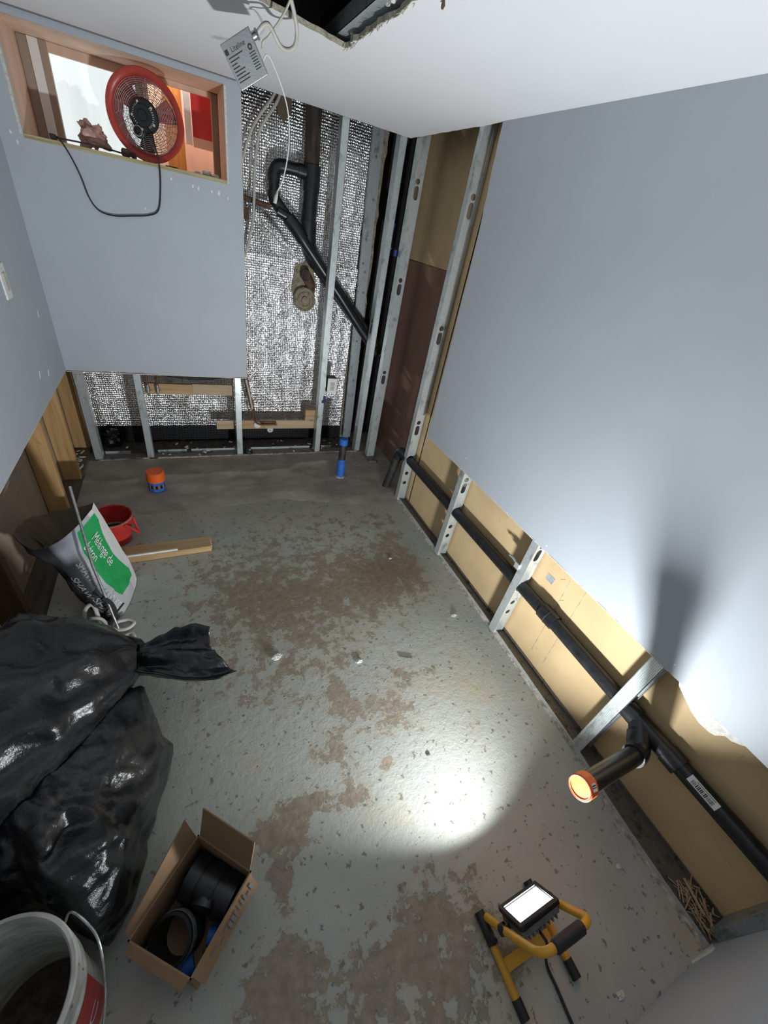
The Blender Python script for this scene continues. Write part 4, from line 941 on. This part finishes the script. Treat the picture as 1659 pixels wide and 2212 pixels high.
MB().tube([inb(.25, .14, .022), inb(.30, .16, .022)], .006, 10).tube([inb(.27, .147, .022), inb(.285, .153, .022)], .009, 6).build('body', 'brass', o)

# ================================================================ BUCKET
o = thing('plastic_bucket', 'dirty white plastic bucket with red label at the lower left', 'bucket', (-.432, .243, 0))
bm_ = Matrix.Translation((-.432, .243, 0))
M['bucket'] = flat('dirty_white_bucket', (.50, .50, .46), .55, var=.35, s=18, bmp=.15, stretch=(1, 1, 3))
MB().lathe([(.0001, .001), (.108, .001), (.113, .006), (.122, .27), (.128, .272), (.128, .280), (.1235, .283), (.1245, .325), (.131, .327), (.131, .336), (.1265, .338), (.129, .362), (.133, .368), (.131, .374), (.125, .374), (.121, .366), (.107, .012), (.0001, .010)], 64, bm_).build('shell', 'bucket', o, smooth=True, angle=30)
rl_ = MB().grid(lambda u, v: bm_ @ Vector(((.1147 + .0086 * v) * cos(-1.6 + 1.75 * u), (.1147 + .0086 * v) * sin(-1.6 + 1.75 * u), .045 + .205 * v)), 24, 4).build('red_label', 'red', o, smooth=True)
def on_b(a0, z0): return lambda x, y, z: bm_ @ Vector(((.1152 + .0086 * ((z0 + y - .045) / .205)) * cos(a0 + x / .12), (.1152 + .0086 * ((z0 + y - .045) / .205)) * sin(a0 + x / .12), z0 + y))
MB().text('C', .06, on_b(-.25, .13), 0).build('label_print', 'inkwhite', rl_)
MB().tube(smooth_path([bm_ @ Vector(p) for p in ((.085, .103, .305), (.098, .112, .322), (.130, .080, .312), (.148, .045, .285), (.153, -.02, .225), (.145, -.09, .19))], 5), .0026, 8).build('bail_handle', 'chrome', o, smooth=True)
MB().lathe([(.0001, .035), (.109, .036)], 40, bm_).build('dried_cement', 'dirt', o)
k = MB()
for i in range(26):
    a = random.uniform(-1.2, .9); z = random.uniform(.285, .365); s = random.uniform(.003, .008); hz = random.uniform(.008, .03)
    k.grid(lambda u, v: bm_ @ Vector(((.1268 + .004 * (z - .285) / .08) * cos(a + s * 8 * (u - .5) * (1 - v * .6)), (.1268 + .004 * (z - .285) / .08) * sin(a + s * 8 * (u - .5) * (1 - v * .6)), z - hz * v * .7)), 2, 4)
k.build('cement_drips', 'castdust', o)

# ================================================================ BIN BAGS
def interp(tab, t):
    for (a, va), (b, vb) in zip(tab, tab[1:]):
        if t <= b: q = (t - a) / (b - a); return va + (vb - va) * q
    return tab[-1][1]
def crease(p, s, seed):
    """crumpled film: tilted flat facets that meet in sharp folds"""
    q = Vector(p) * s + Vector((seed, seed * .7, 0))
    d, pts = mn.voronoi(q); c = pts[0]
    v = mn.cell_vector(c * 13.7)
    return (q - c).dot(v) * min(1, (d[1] - d[0]) * 4)
o = thing('bin_bag', 'full black bin bag slumped on the floor behind the bucket', 'bin bag', (-.47, .62, 0), 'black bin bags')
edgeA = [(-.30, .25), (0.0, .36), (.40, .31), (.75, .265), (1.1, .26), (1.4, .27), (1.9, .32), (2.6, .30), (3.2, .3)]
CA = Vector((-.47, .60, 0))
# outline radius by angle, taken around the bag
outl = [(-pi, .17), (-2.6, .18), (-2.0, .22), (-1.57, .17), (-1.3, .19), (-1.15, .26), (-1.04, .325), (-.825, .307), (-.61, .273), (-.36, .253), (0, .27), (.26, .30), (.52, .331), (.79, .36), (1.08, .358), (1.57, .36), (2.2, .22), (pi, .17)]
def bagA(u, v):
    th = -pi + 2 * pi * u; ph = v * pi * .5     # v 0 = top, 1 = rim at mid height
    rad = interp(outl, th)
    vv = min(1, v / .8)
    rr = sin(vv * pi / 2) ** .75; z = .40 * cos(vv * pi / 2) ** .8 if vv < 1 else 0
    zt_ = .13 + (z / .40) * .29
    if v > .8:
        q = (v - .8) / .2; rr = 1 - .10 * q * q; zt_ = .13 * (1 - q) + .002
    p = Vector((CA.x + rad * rr * cos(th), CA.y + rad * rr * sin(th), zt_))
    nrm = Vector((cos(th) * rr, sin(th) * rr, 1 - rr * .8)).normalized()
    d = .060 * crease(p * 1.0, 5.0, 2) + .026 * crease(p, 12, 5) + .010 * crease(p, 26, 8)
    d *= (1 if v < .5 else 1 - .55 * min(1, (v - .5) / .2)) * (1 if v < .9 else (1 - v) / .1 * .9 + .1)
    if v == 1: d = 0
    p = p + nrm * d; p.z = max(p.z, .002); p.x = max(p.x, -.636); return p
bagA_ob = MB().grid(bagA, 150, 70).build('bag_film', 'liner', o, smooth=True, angle=70)
from mathutils.bvhtree import BVHTree
bvA = BVHTree.FromPolygons([v.co for v in bagA_ob.data.vertices], [tuple(p.vertices) for p in bagA_ob.data.polygons])
def above(p, gap=.006):
    h = bvA.ray_cast(Vector((p.x, p.y, 2)), Vector((0, 0, -1)))[0]
    z = (h.z if h else 0) + gap
    if p.z < z: p.z = z
    return p
# second bag lying over the first, with its twisted open neck hanging out to the right
o = thing('bin_bag', 'upper black bin bag with its twisted neck pointing to the right', 'bin bag', (-.5, .95, 0), 'black bin bags')
def bagB(u, v):
    # u along from wall side to the neck root, v around
    xs = [(-.02, -.634), (.25, -.56), (.5, -.46), (.75, -.32), (1.0, -.235)]
    x = interp(xs, u)
    cy = interp([(0, .76), (.3, .80), (.6, .86), (1.0, .95)], u)
    cz = interp([(0, .36), (.3, .39), (.55, .385), (.8, .355), (1.0, .33)], u)
    ry = interp([(0, .30), (.3, .32), (.6, .25), (.8, .15), (1.0, .052)], u)
    rz = interp([(0, .13), (.3, .16), (.6, .13), (.8, .085), (1.0, .042)], u)
    a = 2 * pi * v
    p = Vector((x, cy + ry * cos(a), cz + rz * sin(a)))
    nrm = Vector((0, cos(a), sin(a)))
    k_ = min(1, (1 - u) * 4 + .12)
    # long folds gathered towards the neck
    fold = .020 * sin(a * 9 + 3 * mn.noise((a, u * 2, 0))) * (.35 + .65 * u) * (1 if u < .9 else .6)
    d = k_ * (.040 * crease(p, 5, 9) + .018 * crease(p, 13, 4)) + fold * (ry / .3 + .15)
    p = p + nrm * d; p.x = max(p.x, -.637); return above(p)
MB().grid(bagB, 90, 120).build('bag_film', 'liner', o, smooth=True, angle=70)
# side drape that reaches the floor on the far side
def drape(u, v):
    x = -.635 + .40 * u; y0 = 1.02 + .06 * (1 - u); z0 = .44 - .10 * u
    y = y0 + .16 * v ** .7 + .02 * mn.noise((x * 12, v * 3, 0)); z = z0 * (1 - v) ** 1.3 + .004 + .02 * mn.noise((x * 9, v * 4, 7)) * (1 - v)
    return Vector((x, y, z))
MB().grid(drape, 50, 26).build('loose_film', 'liner', o, smooth=True, angle=60)
def neck(u, v):
    # flared twisted neck: narrow root then a flat fan of film
    x = -.245 + .235 * u; tw = .6 * u
    wdt = interp([(0, .055), (.2, .075), (.5, .100), (.8, .105), (1, .085)], u)
    s = (v - .5) * 2
    cy = .950 - .02 * u; cz = .33 - .02 * u
    wv = .014 * sin(s * 5 + 3 * u) + .005 * sin(s * 13 + 2) + .012 * crease((u * .25, v * .22, 0), 22, 3)
    p = Vector((x + .03 * s * s * u - .035 * s * u, cy + wdt * s * cos(tw * .7), cz + wdt * s * sin(tw) * .5 + wv))
    return p
MB().grid(neck, 40, 50).build('twisted_neck', 'liner', o, smooth=True, angle=60, solid=.0012)
def neck2(u, v):
    p = neck(u * .9, v); return p + Vector((0, 0, -.045 * sin(pi * v) - .004))
MB().grid(neck2, 40, 50).build('neck_underside', 'liner', o, smooth=True, angle=60, solid=.0012)

# ================================================================ CONCRETE MIX BAG
def bagmat():
    mt, nt, b = new_mat('printed_concrete_mix_bag')
    uv = nd(nt, 'ShaderNodeUVMap'); uv.uv_map = 'print'; sx_ = nd(nt, 'ShaderNodeSeparateXYZ'); lk(nt, uv.outputs[0], sx_.inputs[0])
    U, V = sx_.outputs[0], sx_.outputs[1]
    # gradient print: charcoal -> light grey towards the green band
    uu = math_n(nt, 'ADD', U, math_n(nt, 'MULTIPLY', V, .10))
    base = ramp(nt, uu, [(0, (.022, .022, .023)), (.62, (.034, .034, .035)), (.69, (.11, .115, .12)), (.745, (.42, .43, .44))])
    top = ramp(nt, V, [(.10, (1, 1, 1)), (.26, (0, 0, 0))])
    tu = ramp(nt, U, [(.50, (0, 0, 0)), (.58, (1, 1, 1))])
    base = mixc(nt, math_n(nt, 'MULTIPLY', top, tu), base, (.36, .38, .42))
    # green band, curved edges
    off = math_n(nt, 'MULTIPLY', math_n(nt, 'POWER', math_n(nt, 'SUBTRACT', V, .45), 2), -.30)
    g1 = math_n(nt, 'SUBTRACT', U, off)
    gm = ramp(nt, math_n(nt, 'SUBTRACT', U, math_n(nt, 'MULTIPLY', math_n(nt, 'POWER', math_n(nt, 'SUBTRACT', V, .45), 2), .45)), [(.735, (0, 0, 0)), (.738, (1, 1, 1)), (.955, (1, 1, 1)), (.957, (0, 0, 0))])
    gv = ramp(nt, V, [(.04, (0, 0, 0)), (.05, (1, 1, 1)), (.86, (1, 1, 1)), (.865, (0, 0, 0))])
    wh = ramp(nt, U, [(.955, (0, 0, 0)), (.957, (1, 1, 1))])
    c = mixc(nt, wh, base, (.55, .54, .53))
    c = mixc(nt, math_n(nt, 'MULTIPLY', gm, gv), c, (.022, .30, .085))
    lk(nt, c, b.inputs['Base Color']); b.inputs['Roughness'].default_value = .75; b.inputs['Specular IOR Level'].default_value = .15
    bump(nt, b, noise_tex(nt, objco(nt), 24, 5, .6), .35, .012); return mt
M['mixbag'] = bagmat()
rows = [(0.0, [(-.672, 1.590, .400), (-.555, 1.545, .365), (-.425, 1.690, .425)]),
        (.35, [(-.610, 1.605, .270), (-.485, 1.475, .265), (-.388, 1.672, .285)]),
        (.72, [(-.535, 1.545, .115), (-.425, 1.425, .120), (-.342, 1.640, .130)]),
        (1.0, [(-.490, 1.545, .003), (-.385, 1.430, .003), (-.326, 1.628, .003)])]
def S(u, v):
    col = []
    for j in range(3):
        for (v0, p0), (v1, p1) in zip(rows, rows[1:]):
            if v <= v1 + 1e-9:
                q = (v - v0) / (v1 - v0); col.append(Vector(p0[j]).lerp(Vector(p1[j]), q)); break
    # quadratic through three columns at u = 0, .55, 1
    a = .55; L0 = (u - a) * (u - 1) / (a); L1 = u * (u - 1) / (a * (a - 1)); L2 = u * (u - a) / (1 - a)
    return col[0] * L0 + col[1] * L1 + col[2] * L2
def Sd(u, v):
    p = S(u, v); e_ = .02
    n_ = (S(min(1, u + e_), v) - S(max(0, u - e_), v)).cross(S(u, min(1, v + e_)) - S(u, max(0, v - e_))).normalized()
    if n_.y > 0: n_ = -n_
    k_ = min(1, u * 8, (1 - u) * 8 + .1, (1 - v) * 8)
    return p + n_ * (.010 * mn.fractal(p * 8, 1, 2, 3) + .012 * (crease(p, 9, 3) - .25)) * k_, n_
o = thing('concrete_mix_bag', 'open bag of concrete mix with green band leaning at the left', 'bag', (-.45, 1.56, 0))
g = MB().grid(lambda u, v: Sd(u, v)[0], 44, 44)
me = bpy.data.meshes.new('front_face'); me.from_pydata(g.v, [], g.f); uvl = me.uv_layers.new(name='print')
for p in me.polygons:
    for li in p.loop_indices:
        i = me.loops[li].vertex_index; uvl.data[li].uv = ((i % 45) / 44, (i // 45) / 44)
me.materials.append(M['mixbag']); me.polygons.foreach_set('use_smooth', [True] * len(me.polygons))
f_ = bpy.data.objects.new('front_face', me); COL.objects.link(f_); f_.parent = o; f_.matrix_parent_inverse = Matrix.Translation(-Vector(o.location))
def back(u, v):
    p = S(u, v); q = S(u, 1.0); dpt = .16 * sin(pi * (.06 + .88 * u)) + .015
    b = p + Vector((-.06 * sin(pi * u), dpt, .035 * sin(pi * u) * (1 - v)))
    return b + Vector((0, .010 * mn.fractal(b * 9, 1, 2, 3), .015 * mn.noise((u * 9, 2, 0)) * (1 - v)))
MB().grid(back, 30, 30).build('back_face', 'bagback', o, smooth=True)
MB().grid(lambda u, v: S(1, u).lerp(back(1, u), v), 20, 3).build('right_gusset', 'white', o, smooth=True)
MB().grid(lambda u, v: S(0, u).lerp(back(0, u), v), 20, 3).build('left_gusset', 'bagback', o, smooth=True)
MB().grid(lambda u, v: Sd(u, 0.30)[0].lerp(back(u, .30), v), 24, 8).build('dry_mix', 'dirt', o, smooth=True)
MB().grid(lambda u, v: Sd(u, .0 + .30 * v)[0] + Vector((0, .004, 0)), 24, 8).build('inner_lining', 'bagback', o, smooth=True)
def on_bag(u0, v0, su=1.0):
    # local x runs down the bag (v), local y runs to the right (u); 0.44 m tall, 0.34 m wide
    def fn(x, y, z):
        p, n_ = Sd(max(.01, min(.99, u0 + y / .34)), max(.0, min(1, v0 + x / .44))); return p + n_ * .0016
    return fn
MB().text('Mélange de', .036, on_bag(.902, .37), 0, sx=.95).build('white_print', 'inkwhite', f_)
MB().text('béton', .036, on_bag(.808, .29), 0, sx=.95).build('white_print', 'inkwhite', f_)
MB().text('30 KG', .038, on_bag(.705, .82), 0, sx=.9).build('white_print', 'inkwhite', f_)
k = MB()
for u0, v0, s in ((.47, .50, .046), (.53, .78, .050)):
    k.text('SHAW', s, on_bag(u0, v0), 0, shear=.25, sx=.85); k.text('–––', s * .8, on_bag(u0 - .075, v0), 0, sx=1.1)
k.build('logo_print', 'inklogo', f_)
k = MB()
k.text('SHAW', .044, on_bag(.655, .66), 0, shear=.25, sx=.85); k.text('–––', .036, on_bag(.610, .66), 0, sx=1.1); k.text('SHAW', .040, on_bag(.645, .38), 0, shear=.25, sx=.85)
k.build('logo_print', 'inklogo', f_)
# steel rod in front
tag(MB().tube([(-.372, 1.350, .012), (-.425, 1.475, .30), (-.475, 1.69, .545)], .0055, 10).build('steel_rod', 'rodsteel', smooth=True), 'thin grey steel rod leaning over the concrete mix bag', 'rod')
# cable coil at the foot of the bag
o = thing('cable_coil', 'tangled coil of grubby white cable at the foot of the concrete bag', 'cable', (-.39, 1.36, 0))
MB().tube(smooth_path([(-.50, 1.40, .02), (-.485, 1.425, .10), (-.455, 1.43, .115), (-.44, 1.39, .06), (-.425, 1.34, .02), (-.38, 1.31, .01), (-.33, 1.33, .008), (-.315, 1.29, .008), (-.325, 1.25, .008)]), .0085, 10).build('cable_loop', 'offwhite', o, smooth=True)
MB().tube(smooth_path([(-.46, 1.37, .10), (-.43, 1.385, .07), (-.40, 1.36, .03), (-.35, 1.35, .02), (-.32, 1.38, .015), (-.345, 1.40, .02), (-.39, 1.385, .03), (-.41, 1.35, .02), (-.385, 1.30, .008)]), .0075, 10).build('cable_loop', 'offwhite', o, smooth=True)
MB().tube(smooth_path([(-.41, 1.41, .17), (-.385, 1.405, .13), (-.380, 1.385, .08), (-.42, 1.37, .03)]), .009, 8).tube(smooth_path([(-.44, 1.37, .015), (-.40, 1.38, .06), (-.345, 1.42, .11)]), .004, 8).tube(smooth_path([(-.40, 1.36, .02), (-.39, 1.39, .07), (-.37, 1.40, .085)]), .004, 8).build('black_wire', 'black', o, smooth=True)
tag(crump((-.475, 1.315, .022), .075, 31, .4, (1.25, .5, .28)).build('soiled_rag', 'rag', smooth=True), 'dark brown soiled rag between the concrete bag and bin bags', 'rag')
# ---- red pail behind the bag
o = thing('red_pail', 'small red pail with cement crusted rim behind the concrete bag', 'pail', (-.435, 1.99, 0))
pm = Matrix.Translation((-.438, 2.0, 0))
MB().lathe([(.0001, .001), (.075, .001), (.098, .150), (.104, .152), (.104, .160), (.098, .161), (.094, .156), (.072, .010), (.0001, .008)], 36, pm).build('shell', 'red', o, smooth=True, angle=30)
MB().lathe([(.0001, .030), (.060, .034), (.080, .060), (.092, .140), (.0985, .1615), (.102, .1615), (.105, .156)], 36, pm).build('cement_crust', 'castdust', o, smooth=True)
MB().lathe([(.0001, .05), (.0815, .052)], 30, pm).build('dark_disc', 'darkvoid', o)  # near-black disc set across the inside of the pail
MB().tube(smooth_path([pm @ Vector((.07, -.075, .145)), pm @ Vector((.115, -.085, .11)), pm @ Vector((.12, -.05, .07)), pm @ Vector((.105, -.005, .10)), pm @ Vector((.10, .0, .14))], 5), .007, 8).build('handle', 'red', o, smooth=True)
# ---- lumber offcut and trim strip
lmx = basis((-.39, 1.835, .0015), Vector((.417, .014, 0)).normalized(), Vector((-.014, .417, 0)).normalized(), (0, 0, 1))
o = thing('lumber_offcut', 'short pine board lying on the floor right of the concrete bag', 'lumber', (-.18, 1.85, 0))
MB().bx(0, .415, -.045, .044, 0, .038, lmx).build('board', 'pine_x', o, bevel=.003)
k = MB()
for i in range(10): k.bx(.414, .414 + random.uniform(.002, .008), -.044 + i * .009, -.038 + i * .009, random.uniform(.002, .02), random.uniform(.024, .038), lmx)
k.build('splintered_end', 'paleply_x', o)
tag(MB().bx(-.02, .25, -.043, -.034, .0385, .047, lmx).build('trim_strip', 'white', bevel=.001), 'thin white trim strip resting on the pine board', 'trim')
# ---- bits on the floor
for i, (x, y, s, l) in enumerate(((.235, 1.05, .016, 'crumpled pale scrap lying in the middle of the floor'), (1.005, 1.531, .007, 'tiny white chip on the floor near the right wall'), (.578, .925, .012, 'pale flake in the middle of the floor beside the worn patch'), (1.167, 1.04, .012, 'crumbled flake on the floor close to the right track'), (.925, -.263, .009, 'white flake on the floor right of the work light cord'), (1.163, -.06, .007, 'small white paint drop on the floor under the capped branch'), (.70, .47, .006, 'small dark grey chip in the brightly lit floor'))):
    tag(crump((x, y, s * .25 + .001), s, 40 + i, .6, (1.2, .8, .3)).build('floor_debris', 'chip' if i != 6 else 'inkgrey'), l, 'debris', 'crumbs on the floor')
tag(MB().bx(-.032, .032, -.002, .002, 0, .003, Matrix.Translation((.80, .885, .001)) @ Matrix.Rotation(-.45, 4, 'Z')).build('wood_splinter', 'oldwood_y'), 'thin wood splinter on the floor in front of the worn area', 'splinter')
